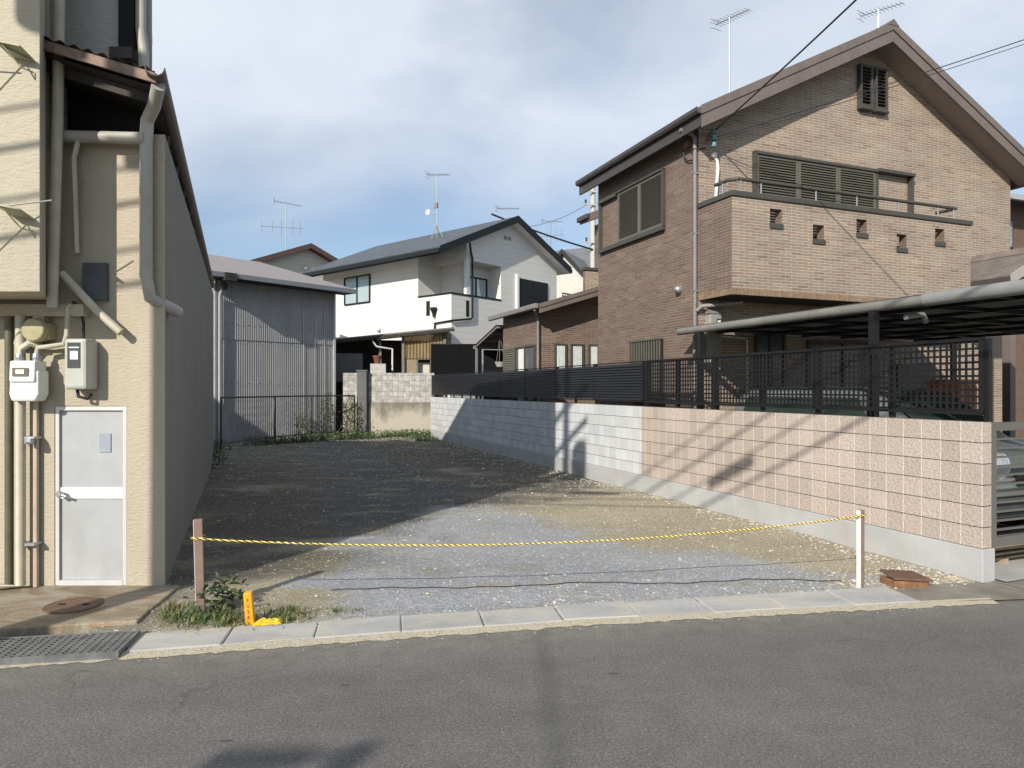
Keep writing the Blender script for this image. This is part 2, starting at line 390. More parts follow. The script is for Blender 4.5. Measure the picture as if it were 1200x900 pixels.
sc3 = t.new('ShaderNodeVectorMath'); sc3.operation = 'SCALE'; sc3.inputs['Scale'].default_value = 0.55; t.link(nz.outputs['Color'], sc3.inputs[0]); t.link(t.obj, wv.inputs[0]); t.link(sc3.outputs[0], wv.inputs[1]); t.link(wv.outputs[0], vc.inputs['Vector'])
crk = t.math('MULTIPLY', t.math('LESS_THAN', vc.outputs['Distance'], 0.006), t.math('GREATER_THAN', t.noise(0.6, 3), 0.52)); c = t.mix(t.math('MULTIPLY', crk, 0.22), c, (0.03, 0.029, 0.028))
oil = t.noise(1.0, 5, 0.65, t.scaled(0.9, 2.2, 1), 0.8); c = t.mix(t.ramp(oil, [(0.58, 0.0), (0.72, 0.38)]), c, (0.075, 0.072, 0.068))
dust = t.new('ShaderNodeMapRange'); dust.inputs[1].default_value = 0.62; dust.inputs[2].default_value = 0.0; dust.inputs[3].default_value = 0.0; dust.inputs[4].default_value = 0.34; t.link(t.math('SUBTRACT', t.math('ADD', t.math('MULTIPLY', spx.outputs[0], 0.19), 4.95), spx.outputs[1]), dust.inputs[0])
c = t.mix(t.math('MULTIPLY', dust.outputs[0], t.ramp(t.noise(7, 5, 0.7), [(0.35, 0.2), (0.65, 1.0)])), c, (0.36, 0.32, 0.25))
t.color(c); t.rough(0.82); t.bump(t.math('ADD', f2, t.math('MULTIPLY', t.noise(70, 3), 0.6)), 0.55, 0.008)
M_asph = t.m
g = MB(); xs = [-30+60*i/120 for i in range(121)]
for a, b in zip(xs, xs[1:]):
    g.quad((a, -6, 0), (b, -6, 0), (b, kerb_front(b)+0.06, 0), (a, kerb_front(a)+0.06, 0))
struct(g.build('road', M_asph))

# vacant lot surface: low mounds of gravel and trodden earth
def lot_h(x, y):
    e = min(1.0, max(0.0, (y-kerb_back(max(-9, min(30, x))))/0.5))
    return 0.012+e*(0.028*mnoise.noise(Vector((x*0.55, y*0.4, 2.1))) + 0.012*mnoise.noise(Vector((x*2.3, y*2.1, 5.0))) + 0.02)
t = NT('lot_gravel')
grav = t.math('ADD', t.math('MULTIPLY', t.noise(80, 5, 0.8), 0.65), t.math('MULTIPLY', t.noise(24, 4, 0.7), 0.35)); grit = t.noise(260, 3, 0.7)
c = t.ramp(grav, [(0.34, (0.17, 0.176, 0.185)), (0.50, (0.36, 0.37, 0.385)), (0.66, (0.62, 0.625, 0.635))])
patch = t.noise(1.0, 6, 0.66, t.scaled(0.42, 0.75, 1), 0.6)
spx = t.new('ShaderNodeSeparateXYZ'); t.link(t.obj, spx.inputs[0])
# bare earth lies towards the right-hand wall and in worn patches
wd = t.math('ADD', t.math('MULTIPLY', spx.outputs[0], 0.931), t.math('MULTIPLY', spx.outputs[1], 0.3656))      # distance across the lot
near_wall = t.ramp(wd, [(0.0, 0.0), (1.0, 1.0)])
mr = t.new('ShaderNodeMapRange'); mr.inputs[1].default_value = 2.7; mr.inputs[2].default_value = 5.6; mr.inputs[3].default_value = -0.20; mr.inputs[4].default_value = 0.20; t.link(wd, mr.inputs[0])
my = t.new('ShaderNodeMapRange'); my.inputs[1].default_value = 5.2; my.inputs[2].default_value = 8.6; my.inputs[3].default_value = -0.14; my.inputs[4].default_value = 0.03; t.link(spx.outputs[1], my.inputs[0])
mx_ = t.new('ShaderNodeMapRange'); mx_.inputs[1].default_value = -2.1; mx_.inputs[2].default_value = -0.6; mx_.inputs[3].default_value = 0.55; mx_.inputs[4].default_value = 0.0; t.link(t.math('ADD', spx.outputs[0], t.math('MULTIPLY', t.math('SUBTRACT', spx.outputs[1], 5.2), 0.35)), mx_.inputs[0])
mr2 = t.new('ShaderNodeMapRange'); mr2.inputs[1].default_value = 8.0; mr2.inputs[2].default_value = 14.0; mr2.inputs[3].default_value = 0.0; mr2.inputs[4].default_value = 0.10; t.link(spx.outputs[1], mr2.inputs[0])
ef = t.math('ADD', t.math('ADD', t.math('ADD', patch, mr.outputs[0]), my.outputs[0]), t.math('ADD', mx_.outputs[0], mr2.outputs[0]))
earth = t.ramp(t.noise(45, 5, 0.7), [(0.3, (0.22, 0.185, 0.115)), (0.52, (0.42, 0.365, 0.245)), (0.74, (0.66, 0.60, 0.46))])
c = t.mix(t.ramp(ef, [(0.44, 0.0), (0.56, 0.92)]), c, earth)
soil = t.ramp(t.noise(38, 6, 0.75), [(0.3, (0.034, 0.030, 0.025)), (0.55, (0.070, 0.064, 0.055)), (0.8, (0.18, 0.17, 0.155))])  # brown-black soil colour, painted in to deepen the building's shade on the lot
shade_rng = t.new('ShaderNodeMapRange'); shade_rng.inputs[1].default_value = 6.2; shade_rng.inputs[2].default_value = 12.0; shade_rng.inputs[3].default_value = -0.32; shade_rng.inputs[4].default_value = 0.22; t.link(t.math('SUBTRACT', spx.outputs[1], t.math('MULTIPLY', spx.outputs[0], 1.5)), shade_rng.inputs[0])
c = t.mix(t.ramp(t.math('ADD', t.noise(1.0, 5, 0.6, t.scaled(0.35, 0.6, 1), 0.4), shade_rng.outputs[0]), [(0.44, 0.0), (0.64, 0.85)]), c, soil)
c = t.mix(t.ramp(t.noise(1.0, 6, 0.72, t.scaled(1.1, 2.6, 1), 0.5), [(0.56, 0.0), (0.68, 0.75)]), c, earth)
moss = t.noise(1.1, 5, 0.6, t.scaled(0.8, 1.3, 1))
c = t.mix(t.ramp(moss, [(0.54, 0.0), (0.70, 0.45)]), c, (0.24, 0.22, 0.10))
tr = t.noise(0.7, 4, 0.6, t.scaled(0.5, 1.2, 1)); c = t.mix(1.0, c, t.ramp(tr, [(0.3, (0.85,)*3), (0.7, (1.15,)*3)]), 'MULTIPLY')
t.color(c); t.rough(0.95)
t.bump(t.math('ADD', grav, t.math('MULTIPLY', t.noise(22, 5, 0.75), 1.2)), 1.0, 0.022)
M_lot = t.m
g = MB(); NX, NY = 150, 190
def lot_xy(i, j):
    s_ = i/NX; w_ = j/NY
    w_ = w_**1.5
    yb = 26.0
    # left edge follows the old building, right edge the block wall
    yl0 = kerb_back(-3.05)-0.02; yr0 = kerb_back(4.35)-0.02
    y_l = yl0+(yb-yl0)*w_; y_r = yr0+(yb-yr0)*w_
    xl = -3.05-0.39*(y_l-5.0)*1.0; xr = 4.40-0.3927*(y_r-6.15)
    x = xl+(xr-xl)*s_; y = y_l+(y_r-y_l)*s_
    if j == 0: y = kerb_back(x)-0.02
    return x, y
vs = []
for j in range(NY+1):
    for i in range(NX+1):
        x, y = lot_xy(i, j); vs.append((x, y, lot_h(x, y)))
g.add(vs, [(j*(NX+1)+i, j*(NX+1)+i+1, (j+1)*(NX+1)+i+1, (j+1)*(NX+1)+i) for j in range(NY) for i in range(NX)])
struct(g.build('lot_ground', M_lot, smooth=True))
# yard behind the fences
M_yard = plain('yard_concrete', (0.22, 0.21, 0.19), 0.9, 0.2, 2.0, 0.2)
g = MB(); g.quad(wl_pt(0.1, -0.4, 0.02), wl_pt(14, -0.4, 0.02), wl_pt(14, 24, 0.02), wl_pt(0.1, 24, 0.02)); struct(g.build('yard', M_yard))

# loose stones on the lot
def stone(mb, x, y, z, r, mi):
    ph = random.random()*6.3; h = r*random.uniform(0.45, 0.8); n = 5
    ring = []
    for k in range(n):
        a = ph+2*math.pi*k/n; q = r*random.uniform(0.75, 1.15); ring.append((x+q*math.cos(a), y+q*math.sin(a)*0.85, z+h*random.uniform(0.1, 0.4)))
    mb.cur = mi; mb.add(ring+[(x+r*random.uniform(-.3, .3), y+r*random.uniform(-.3, .3), z+h)], [(k, (k+1) % n, n) for k in range(n)])
g = MB()
for _ in range(22000):
    s_ = random.random(); w_ = random.random()**1.7
    j = w_*NY; x, y = lot_xy(s_*NX, 0.4+w_*(NY-1))
    far = max(0.0, y-5)/20
    r = random.uniform(0.004, 0.010)*(1+1.6*far)
    if random.random() < 0.04: r *= random.uniform(1.5, 2.6)
    wd_ = x*0.931+y*0.3656
    tan = wd_+random.uniform(-1.6, 1.6) > 4.0
    mi = random.choice((1, 1, 2, 0)) if tan else random.choice((0, 0, 0, 3, 3, 0, 0, 1))
    stone(g, x, y, lot_h(x, y)-0.002, r, mi)
for _ in range(1100):      # a line of rubble along the wall foot
    v_ = random.random()**1.4*17; u_ = -0.06-abs(random.gauss(0, 0.16)); p = wl_pt(u_, v_)
    stone(g, p.x, p.y, lot_h(p.x, p.y)-0.003, random.uniform(0.007, 0.024), random.choice((1, 1, 2, 0)))
for _ in range(420):     # grit spilled on the covers and the road edge
    x = random.uniform(-2.4, 3.4); y = kerb_front(x)+random.choice((random.gauss(-0.02, 0.05), random.uniform(0.1, 0.45))); zk = 0.0 if y < kerb_front(x)-0.01 else 0.019
    stone(g, x, y, zk, random.uniform(0.003, 0.008), random.choice((0, 1, 2, 1)))
for _ in range(260):
    x = random.uniform(2.9, 4.2); y = kerb_back(x)+random.uniform(0.05, 0.55); stone(g, x, y, lot_h(x, y)-0.003, random.uniform(0.006, 0.02), random.choice((1, 2, 0, 1)))
S0 = plain('stone_grey', (0.38, 0.387, 0.395), 0.9, 0.35, 8); S1 = plain('stone_tan', (0.46, 0.40, 0.29), 0.9, 0.3, 8)
S2 = plain('stone_pale', (0.50, 0.47, 0.41), 0.9, 0.2, 8); S3 = plain('stone_dark', (0.22, 0.225, 0.235), 0.9, 0.3, 8)
tag(g.build('gravel', [S0, S1, S2, S3]), 'loose grey and tan stones scattered over the vacant lot', 'gravel', kind='stuff')

# kerb of precast gutter covers, 0.6 m each, with a sandy seam to the asphalt
t = NT('kerb_concrete')
f = t.noise(1.0, 5, 0.6, t.scaled(1.2, 3.5, 1)); c = t.ramp(f, [(0.3, (0.31, 0.31, 0.31)), (0.7, (0.47, 0.465, 0.445))])
c = t.mix(t.ramp(t.noise(2.6, 6, 0.72), [(0.47, 0.0), (0.70, 0.75)]), c, (0.50, 0.45, 0.34))
c = t.mix(t.ramp(t.noise(1.0, 6, 0.7, t.scaled(1.4, 7, 1)), [(0.55, 0.0), (0.78, 0.5)]), c, (0.27, 0.28, 0.29)); c = t.mix(1.0, c, t.ramp(t.noise(160, 3), [(0.3, (0.82,)*3), (0.7, (1.15,)*3)]), 'MULTIPLY')
t.color(c); t.rough(0.9); t.bump(t.noise(90, 4), 0.35, 0.008); M_kerb = t.m
t = NT('sandy_mortar'); c = t.ramp(t.noise(60, 5, 0.7), [(0.3, (0.33, 0.285, 0.20)), (0.7, (0.60, 0.55, 0.43))]); t.color(c); t.rough(0.95); t.bump(t.noise(70, 4, 0.7), 0.8, 0.015); M_sand = t.m
g = MB(); x = -2.55
def kb(x0, x1, gap=0.0028):
    f0, f1 = kerb_front(x0)+0.085, kerb_front(x1)+0.085; b0, b1 = kerb_back(x0), kerb_back(x1); dz = random.uniform(-0.004, 0.004)
    j = lambda: random.uniform(-0.004, 0.004)+(random.uniform(0.0, 0.022) if random.random() < 0.25 else 0)
    g.prism([(x0+gap, f0+j(), -0.05), (x1-gap-0.15*abs(j()), f1+j(), -0.05), (x1-gap-0.06-0.1*abs(j()), b1+j(), -0.05), (x0+gap-0.06, b0+j(), -0.05)], (0, 0, 0.070+dz))
while x < 3.3: kb(x, x+0.588); x += 0.588
struct(g.build('kerb', M_kerb, bevel=0.012))
g = MB(); random.seed(3)
xs = [-9+0.05*i for i in range(int(13.0/0.05))]
rag = [random.uniform(-0.02, 0.02) for _ in xs]
for i in range(len(xs)-1):
    a, b = xs[i], xs[i+1]
    fa, fb = kerb_front(a)-0.012+rag[i], kerb_front(b)-0.012+rag[i+1]
    g.quad((a, fa, 0.004), (b, fb, 0.004), (b, kerb_front(b)+0.10, 0.017), (a, kerb_front(a)+0.10, 0.017))
struct(g.build('kerb_seam', M_sand))
# bed under the covers
g = MB()
for i in range(60):
    a, b = -9+0.225*i, -9+0.225*(i+1)
    g.quad((a, kerb_front(a)+0.08, -0.012), (b, kerb_front(b)+0.08, -0.012), (b, kerb_back(b)+0.1, -0.012), (a, kerb_back(a)+0.1, -0.012))
struct(g.build('gutter_bed', M_dark))
# rough concrete of the gutter end between grate and covers, and the apron by the gate
g = MB(); xs = [-2.80+0.04*i for i in range(7)]
g.prism([(-2.86, kerb_front(-2.86)+0.08, -0.05), (-2.56, kerb_front(-2.56)+0.085, -0.05), (-2.60, kerb_back(-2.6)+0.05, -0.05), (-2.72, kerb_back(-2.72)+0.05, -0.05)], (0, 0, 0.078))
struct(g.build('gutter_end_slab', plain('old_concrete', (0.33, 0.30, 0.24), 0.92, 0.25, 4, 0.5, 50, dirt=((0.2, 0.17, 0.12), 0.5, 3))))
g = MB(); g.quad((3.20, kerb_front(3.20)+0.10, 0.0135), (3.7, kerb_front(3.7)+0.06, 0.0135), (4.4, kerb_front(4.4)+0.02, 0.0135), (12, kerb_front(11.9)+0.03, 0.0135), (12, 8.2, 0.0175), (4.4, kerb_back(4.4)+0.05, 0.0175), (3.20, kerb_back(3.2)-0.02, 0.0175))
struct(g.build('driveway_apron', plain('apron_concrete', (0.20, 0.185, 0.15), 0.92, 0.3, 2.5, 0.5, 60, dirt=((0.36, 0.33, 0.27), 0.6, 1.5))))
p0, p1, p2, p3 = wl_pt(0.14, -0.12, 0.034), wl_pt(6, -0.12, 0.034), wl_pt(6, 1.2, 0.05), wl_pt(0.14, 1.2, 0.05)
g = MB(); g.quad(p0, p1, p2, p3); struct(g.build('driveway_slab', M_conc))
# pad in front of the old building
t = NT('rusty_pad'); f = t.noise(1.0, 6, 0.65, t.scaled(1.6, 3.2, 1), 0.8)
c = t.ramp(f, [(0.28, (0.12, 0.085, 0.05)), (0.46, (0.24, 0.19, 0.125)), (0.56, (0.32, 0.29, 0.23)), (0.66, (0.30, 0.15, 0.065)), (0.80, (0.20, 0.10, 0.05))])
c = t.mix(1.0, c, t.ramp(t.noise(90, 4), [(0.3, (0.75,)*3), (0.7, (1.2,)*3)]), 'MULTIPLY'); t.color(c); t.rough(0.85); t.bump(t.noise(60, 4), 0.5, 0.01)
g = MB(); g.prism([(-9, 3.98, -0.03), (-3.55, 4.86, -0.03), (-2.74, 5.02, -0.03), (-2.86, 5.92, -0.03), (-9, 5.92, -0.03)], (0, 0, 0.085))
struct(g.build('entrance_pad', t.m, bevel=0.012))

# ================================================================== RIGHT LOT WALL
M_pink = block_mat('split_face_block', (0.37, 0.305, 0.265), (0.56, 0.48, 0.425), (0.62, 0.56, 0.505), (0.13, 0.115, 0.10), 0.197, 1.6, 38, 0.007)
M_gblk = block_mat('grey_block', (0.49, 0.51, 0.53), (0.58, 0.60, 0.62), (0.46, 0.475, 0.495), (0.17, 0.18, 0.19), 0.197, 0.25, 90, 0.003)
M_foot = plain('footing_concrete', (0.40, 0.405, 0.41), 0.85, 0.10, 2.5, 0.2, 60, dirt=((0.30, 0.27, 0.22), 0.5, 1.0))
bw = thing('block_wall', 'long low concrete block wall down the right side of the lot, pink rough blocks at the street and smooth grey behind', 'wall', WO, ANG)
V_PG = 5.64; V_END = 19.35
m = MB()
# rough blocks are modelled: each course set slightly proud with a recessed bed joint
for k in range(6):
    z0 = 0.31+0.19*k
    m.box(0, 0.12, 0, V_PG-0.002, z0+0.0035, z0+0.19-0.0035)
m.box(0.008, 0.112, 0.008, V_PG-0.010, 0.30, 1.445)
p_ = m.build('split_face_blocks', M_pink, bw); p_['label'] = 'pinkish rough-faced blocks'
m = MB()
for k in range(6):
    z0 = 0.31+0.19*k
    m.box(0.001, 0.119, V_PG, V_END, z0+0.0025, z0+0.19-0.0025)
m.box(0.008, 0.112, V_PG+0.01, V_END-0.01, 0.30, 1.445)
p_ = m.build('smooth_blocks', M_gblk, bw); p_['label'] = 'smooth pale grey blocks'
MB().box(-0.022, 0.142, -0.02, V_END, -0.15, 0.308).build('footing', M_foot, bw, bevel=0.006)

# slatted aluminium fence
sf = thing('slat_fence', 'black horizontal slat fence standing on the grey part of the block wall', 'fence', wl_pt(0.06, V_PG, 1.45), ANG)
bounds = [0.02+1.7125*k for k in range(9)]
for a, b in zip(bounds, bounds[1:]):
    m = MB()
    for k in range(13):
        zc = 0.125+0.0475*k
        m.prism([(-0.030, a+0.02, zc-0.0235), (-0.008, a+0.02, zc+0.023), (-0.003, a+0.02, zc+0.026), (-0.020, a+0.02, zc-0.026)], (0, b-a-0.04, 0))
    m.box(-0.022, 0.012, a+0.006, a+0.022, 0.08, 0.745); m.box(-0.022, 0.012, b-0.022, b-0.006, 0.08, 0.745)
    m.box(-0.024, 0.014, a+0.006, b-0.006, 0.738, 0.758); m.box(-0.024, 0.014, a+0.006, b-0.006, 0.070, 0.092)
    m.build('slat_panel', M_slat, sf)
for a in bounds:
    MB().box(0.014, 0.056, a-0.022, a+0.022, 0.0, 0.755).build('post', M_black, sf)
for a, b in zip(bounds, bounds[1:]):
    MB().box(0.016, 0.05, (a+b)/2-0.018, (a+b)/2+0.018, 0.0, 0.72).build('post', M_black, sf)

# lattice fence
lf = thing('lattice_fence', 'black square lattice fence standing on the pink part of the block wall', 'fence', wl_pt(0.06, 0, 1.45), ANG)
lb = [0.02, 1.98, 3.84, 5.60]
for a, b in zip(lb, lb[1:]):
    m = MB(); n = int((b-a-0.08)/0.062)
    for k in range(n+1):
        y = a+0.04+(b-a-0.08)*k/n; m.box(-0.009, 0.0, y-0.010, y+0.010, 0.09, 0.735)
    for k in range(11):
        z = 0.10+0.0625*k; m.box(0.001, 0.010, a+0.03, b-0.03, z-0.010, z+0.010)
    m.box(-0.018, 0.018, a+0.008, a+0.04, 0.06, 0.755); m.box(-0.018, 0.018, b-0.04, b-0.008, 0.06, 0.755)
    m.box(-0.02, 0.02, a+0.008, b-0.008, 0.733, 0.763); m.box(-0.02, 0.02, a+0.008, b-0.008, 0.058, 0.088)
    m.build('lattice_panel', M_black, lf)
for y in (0.02, 1.0, 1.98, 2.9, 3.84, 4.75, 5.58):
    MB().box(0.022, 0.066, y-0.025, y+0.025, 0.0, 0.75).build('post', M_black, lf)

# sliding gate across the drive
M_gate = plain('bronze_grey_gate', (0.125, 0.118, 0.110), 0.45, 0.08)
gt = thing('driveway_gate', 'bronze grey slatted lift gate closing the drive beside the block wall', 'gate', wl_pt(0.15, 0.02, 0.30), ANG)
GW = 4.2
m = MB(); m.box(0, 0.075, 0, 0.06, 0, 1.14); m.box(GW-0.075, GW, 0, 0.06, 0, 1.14)
m.box(0.075, GW-0.075, 0.002, 0.058, 1.06, 1.138); m.box(0.075, GW-0.075, 0.002, 0.058, 0.002, 0.09)
m.build('gate_frame', M_gate, gt, bevel=0.004)
m = MB()
for k in range(11): m.box(0.07, GW-0.07, 0.018, 0.042, 0.145+0.083*k, 0.163+0.083*k)
m.build('gate_slats', M_gate, gt)
for x in (1.4, 2.8): MB().box(x-0.02, x+0.02, 0.042, 0.056, 0.09, 1.06).build('upright', M_gate, gt)
m = MB(); m.box(GW+0.02, GW+0.12, -0.02, 0.08, -0.3, 1.2); m.build('gate_post', M_gate, gt)

# timber boards behind the gate
M_board = plain('weathered_board', (0.30, 0.24, 0.17), 0.85, 0.3, 5, 0.3, 60)
for k in range(5):
    b_ = MB().box(-1.25, 1.25, -0.055+0.006*(k % 2), 0.055+0.006*(k % 2), 0, 0.022).build('timber_board', M_board if k != 4 else plain('pale_board', (0.44, 0.38, 0.30), 0.8, 0.2), None, bevel=0.003)
    b_.location = wl_pt(1.62, 0.36+0.01*k, 0.085+0.036*k); b_.rotation_euler = (0, R(0.5*(k % 3-1)), ANG+R(0.8*(k % 2)))
    tag(b_, 'weathered board in the low stack of timber on the drive under the gate' if k != 4 else 'pale topmost board of the timber stack under the gate', 'board', 'timber boards under the gate')
for q, lab in ((-0.85, 'left'), (0.85, 'right')):
    bl = MB().box(-0.05, 0.05, -0.06, 0.08, 0, 0.055).build('timber_bearer', M_board, None); bl.location = wl_pt(1.62+q, 0.36, 0.034); bl.rotation_euler.z = ANG
    tag(bl, 'short wooden bearer under the %s end of the timber stack' % lab, 'timber')

# ================================================================== BROWN TILED HOUSE
BT = brick_tile(); BTR = brick_tile('red_brick_tile', False)
bh = thing('brick_house', 'two-storey house clad in brown brick tiles with a gabled roof and a front balcony', 'house', HO, ANG)
WD, DP, EZ, RZ, PU = 7.75, 3.45, 6.13, 8.12, 3.875
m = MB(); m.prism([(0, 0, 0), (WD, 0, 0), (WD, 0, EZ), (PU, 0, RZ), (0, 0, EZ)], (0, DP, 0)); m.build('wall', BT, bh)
# string course of pale mortar and yellow line on the side wall
# rear wing
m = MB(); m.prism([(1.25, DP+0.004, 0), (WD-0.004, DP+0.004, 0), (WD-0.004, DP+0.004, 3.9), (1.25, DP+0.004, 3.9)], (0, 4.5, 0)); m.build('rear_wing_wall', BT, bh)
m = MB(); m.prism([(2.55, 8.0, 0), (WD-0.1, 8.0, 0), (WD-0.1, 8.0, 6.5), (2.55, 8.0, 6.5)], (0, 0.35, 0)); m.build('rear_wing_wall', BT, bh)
m = MB(); m.prism([(2.12, 7.9, 6.50), (5.0, 7.9, 7.7), (8.0, 7.9, 6.50), (8.0, 7.9, 6.72), (5.0, 7.9, 7.92), (2.12, 7.9, 6.72)], (0, 0.55, 0)); m.build('rear_roof', M_brown, bh)
m = MB(); m.box(2.02, 2.13, 7.86, 8.47, 6.56, 6.70); m.build('rear_gutter', M_dbrown, bh, bevel=0.02)
m = MB(); m.box(2.07, 2.54, 8.02, 8.15, 3.6, 5.12); m.build('rear_balcony', BT, bh)
MB().box(2.03, 2.54, 7.98, 8.19, 5.122, 5.20).build('rear_balcony_coping', M_frame, bh)
# roof slabs with stepped rake boards
sl_ = 0.51; OV = 0.45
def roofz(u): return 8.34-sl_*abs(u-PU)
uL, uR = -0.26, 8.01
def slab(u0, u1, v0, v1, top, bot):
    return [(u0, v0, roofz(u0)-bot), (PU, v0, roofz(PU)-bot), (u1, v0, roofz(u1)-bot), (u1, v0, roofz(u1)-top), (PU, v0, roofz(PU)-top), (u0, v0, roofz(u0)-top)], (0, v1-v0, 0)
M_bhroof = roof_tiles('brown_slate_roof', (0.085, 0.075, 0.07), (0.115, 0.10, 0.092))
m = MB(); m.prism(*slab(uL, uR, -OV+0.03, DP+0.20, 0.0, 0.10)); m.build('roof', M_bhroof, bh)
m = MB(); m.prism(*slab(uL-0.012, uR+0.012, -OV-0.012, -OV+0.028, -0.008, 0.135)); m.prism(*slab(uL+0.02, uR-0.02, -OV+0.012, -OV+0.03, 0.137, 0.155)); m.prism(*slab(uL-0.004, uR+0.004, -OV, -OV+0.029, 0.157, 0.345)); m.build('rake_board', M_brown, bh)
m = MB(); m.prism(*slab(uL-0.012, uR+0.012, DP+0.202, DP+0.24, -0.008, 0.3)); m.build('rake_board', M_brown, bh)
m = MB(); m.prism(*slab(uL+0.03, uR-0.03, -OV+0.032, -0.006, 0.27, 0.30)); m.build('soffit', M_soffit, bh)
for u0, u1 in ((uL+0.03, -0.006), (WD+0.006, uR-0.03)): MB().prism([(u0, 0.0, roofz(u0)-0.30), (u1, 0.0, roofz(u1)-0.30), (u1, 0.0, roofz(u1)-0.27), (u0, 0.0, roofz(u0)-0.27)], (0, DP+0.19, 0)).build('soffit', M_dbrown, bh)
for s, u in ((-1, uL), (1, uR)):
    m = MB(); prof = [(0, 0), (-0.075*1, 0.0), (-0.10, 0.04), (-0.10, 0.10), (-0.086, 0.10), (-0.082, 0.045), (-0.07, 0.014), (0, 0.014)]
    m.prism([(u+(-x if s > 0 else x), -OV+0.01, roofz(uL)-0.135+z) for x, z in prof], (0, DP+0.8, 0)); m.build('gutter', M_dbrown, bh)
    m = MB(); m.box(u-0.012 if s < 0 else u-0.03, u+0.03 if s < 0 else u+0.012, -OV+0.03, DP+0.35, roofz(uL)-0.32, roofz(uL)-0.10); m.build('fascia', M_brown if s > 0 else M_dbrown, bh)
m = MB(); m.prism([(PU-0.14, -OV-0.02, roofz(PU-0.14)+0.012), (PU, -OV-0.02, roofz(PU)+0.055), (PU+0.14, -OV-0.02, roofz(PU+0.14)+0.012)], (0, DP+0.86, 0)); m.build('ridge_cap', M_brown, bh)

def louver_panel(u0, u1, z0, z1, v, pitch, axis='u', tilt=0.012):
    """one louvred leaf on the front (axis u) or the side wall (axis v); v = how far the face stands off the wall"""
    m = MB(); fr = 0.045
    def bx(a, b, c, d, o0, o1):
        if axis == 'u': m.box(a, b, -o1, -o0, c, d)
        else: m.box(-o1, -o0, a, b, c, d)
    bx(u0, u0+fr, z0, z1, 0.004, v); bx(u1-fr, u1, z0, z1, 0.004, v); bx(u0+fr, u1-fr, z0, z0+fr, 0.005, v-0.001); bx(u0+fr, u1-fr, z1-fr, z1, 0.005, v-0.001)
    bx(u0+fr, u1-fr, z0+fr, z1-fr, 0.003, 0.012)
    z = z0+fr+0.004
    while z < z1-fr-0.012:
        o0, o1 = 0.014, v-0.004
        if axis == 'u': pr = [(u0+fr, -o1, z), (u0+fr, -o1, z+0.006), (u0+fr, -o0, z+pitch*0.8), (u0+fr, -o0, z+pitch*0.8-0.006)]; m.prism(pr, (u1-u0-2*fr, 0, 0))
        else: pr = [(-o1, u0+fr, z), (-o1, u0+fr, z+0.006), (-o0, u0+fr, z+pitch*0.8), (-o0, u0+fr, z+pitch*0.8-0.006)]; m.prism(pr, (0, u1-u0-2*fr, 0))
        z += pitch
    return m
# balcony door shutters
ZT, ZB = 5.79, 3.42
for k in range(3):
    a = 1.16+0.925*k; louver_panel(a, a+0.915, ZB, ZT-0.03, 0.05, 0.045).build('shutter', M_louver, bh)
m = MB(); m.box(1.10, 1.155, -0.075, -0.003, ZB, ZT); m.box(1.10, 4.84, -0.078, -0.004, ZT-0.028, ZT+0.02); m.box(3.94, 3.98, -0.06, -0.003, ZB, ZT-0.03); m.box(4.79, 4.85, -0.10, -0.005, ZB, ZT-0.03); m.box(3.92, 4.85, -0.14, -0.079, ZT-0.03, ZT+0.03); m.build('shutter_frame', M_frame, bh)
# side window shutters
for a in (0.975, 1.765): louver_panel(a, a+0.785, 4.66, 5.64, 0.05, 0.036, 'v').build('shutter', M_louver, bh)
m = MB(); m.box(-0.075, -0.003, 0.945, 0.973, 4.62, 5.67); m.box(-0.08, -0.004, 0.945, 3.30, 4.575, 4.655); m.box(-0.08, -0.004, 0.945, 2.60, 5.643, 5.68); m.box(-0.075, -0.003, 3.255, 3.30, 4.657, 5.60); m.box(-0.09, -0.004, 2.60, 3.30, 5.60, 5.66); m.build('shutter_frame', M_frame, bh)
# gable vents
for a in (3.50, 3.88):
    v_ = louver_panel(a, a+0.31, 6.92, 7.70, 0.09, 0.062).build('gable_vent', M_frame, bh)
    MB().box(a-0.012, a+0.322, -0.11, -0.004, 6.87, 6.918).build('sill', M_frame, v_, bevel=0.015)
# barred window on the side wall
m = MB(); m.box(-0.03, -0.003, 1.02, 2.06, 1.6, 2.63); wnd = m.build('window', plain('window_dark', (0.02, 0.022, 0.024), 0.15, 0.1), bh)
m = MB(); m.box(-0.10, -0.031, 1.0, 2.08, 2.63, 2.67); m.box(-0.10, -0.031, 1.0, 2.08, 1.56, 1.60)
for k in range(13): m.box(-0.085, -0.065, 1.02+0.085*k, 1.05+0.085*k, 1.60, 2.63)
m.build('window_bars', M_louver, wnd)
# dome vent
m = MB(); m.lathe([(0.075, 0), (0.075, -0.03), (0.066, -0.07), (0.04, -0.10), (0.01, -0.11)], (-0.003, 0.52, 3.45), 'x'); m.build('vent_hood', M_steel, bh, smooth=True)
# downpipe at the corner
m = MB(); m.tube([(-0.30, 0.10, 6.02), (-0.10, 0.06, 5.97), (-0.055, 0.03, 5.90), (-0.055, 0.03, 0.1)], 0.034, 10); m.build('downpipe', M_grey, bh, smooth=True)
for z in (5.3, 4.3, 3.35, 2.6, 1.6): MB().box(-0.10, -0.002, 0.0, 0.065, z, z+0.03).build('pipe_bracket', M_steel, bh)
m = MB(); m.tube([(0.52, -0.46, 3.14), (0.0, -0.09, 3.10), (-0.05, -0.02, 3.03)], 0.036, 10); m.build('balcony_drain', M_grey, bh, smooth=True)
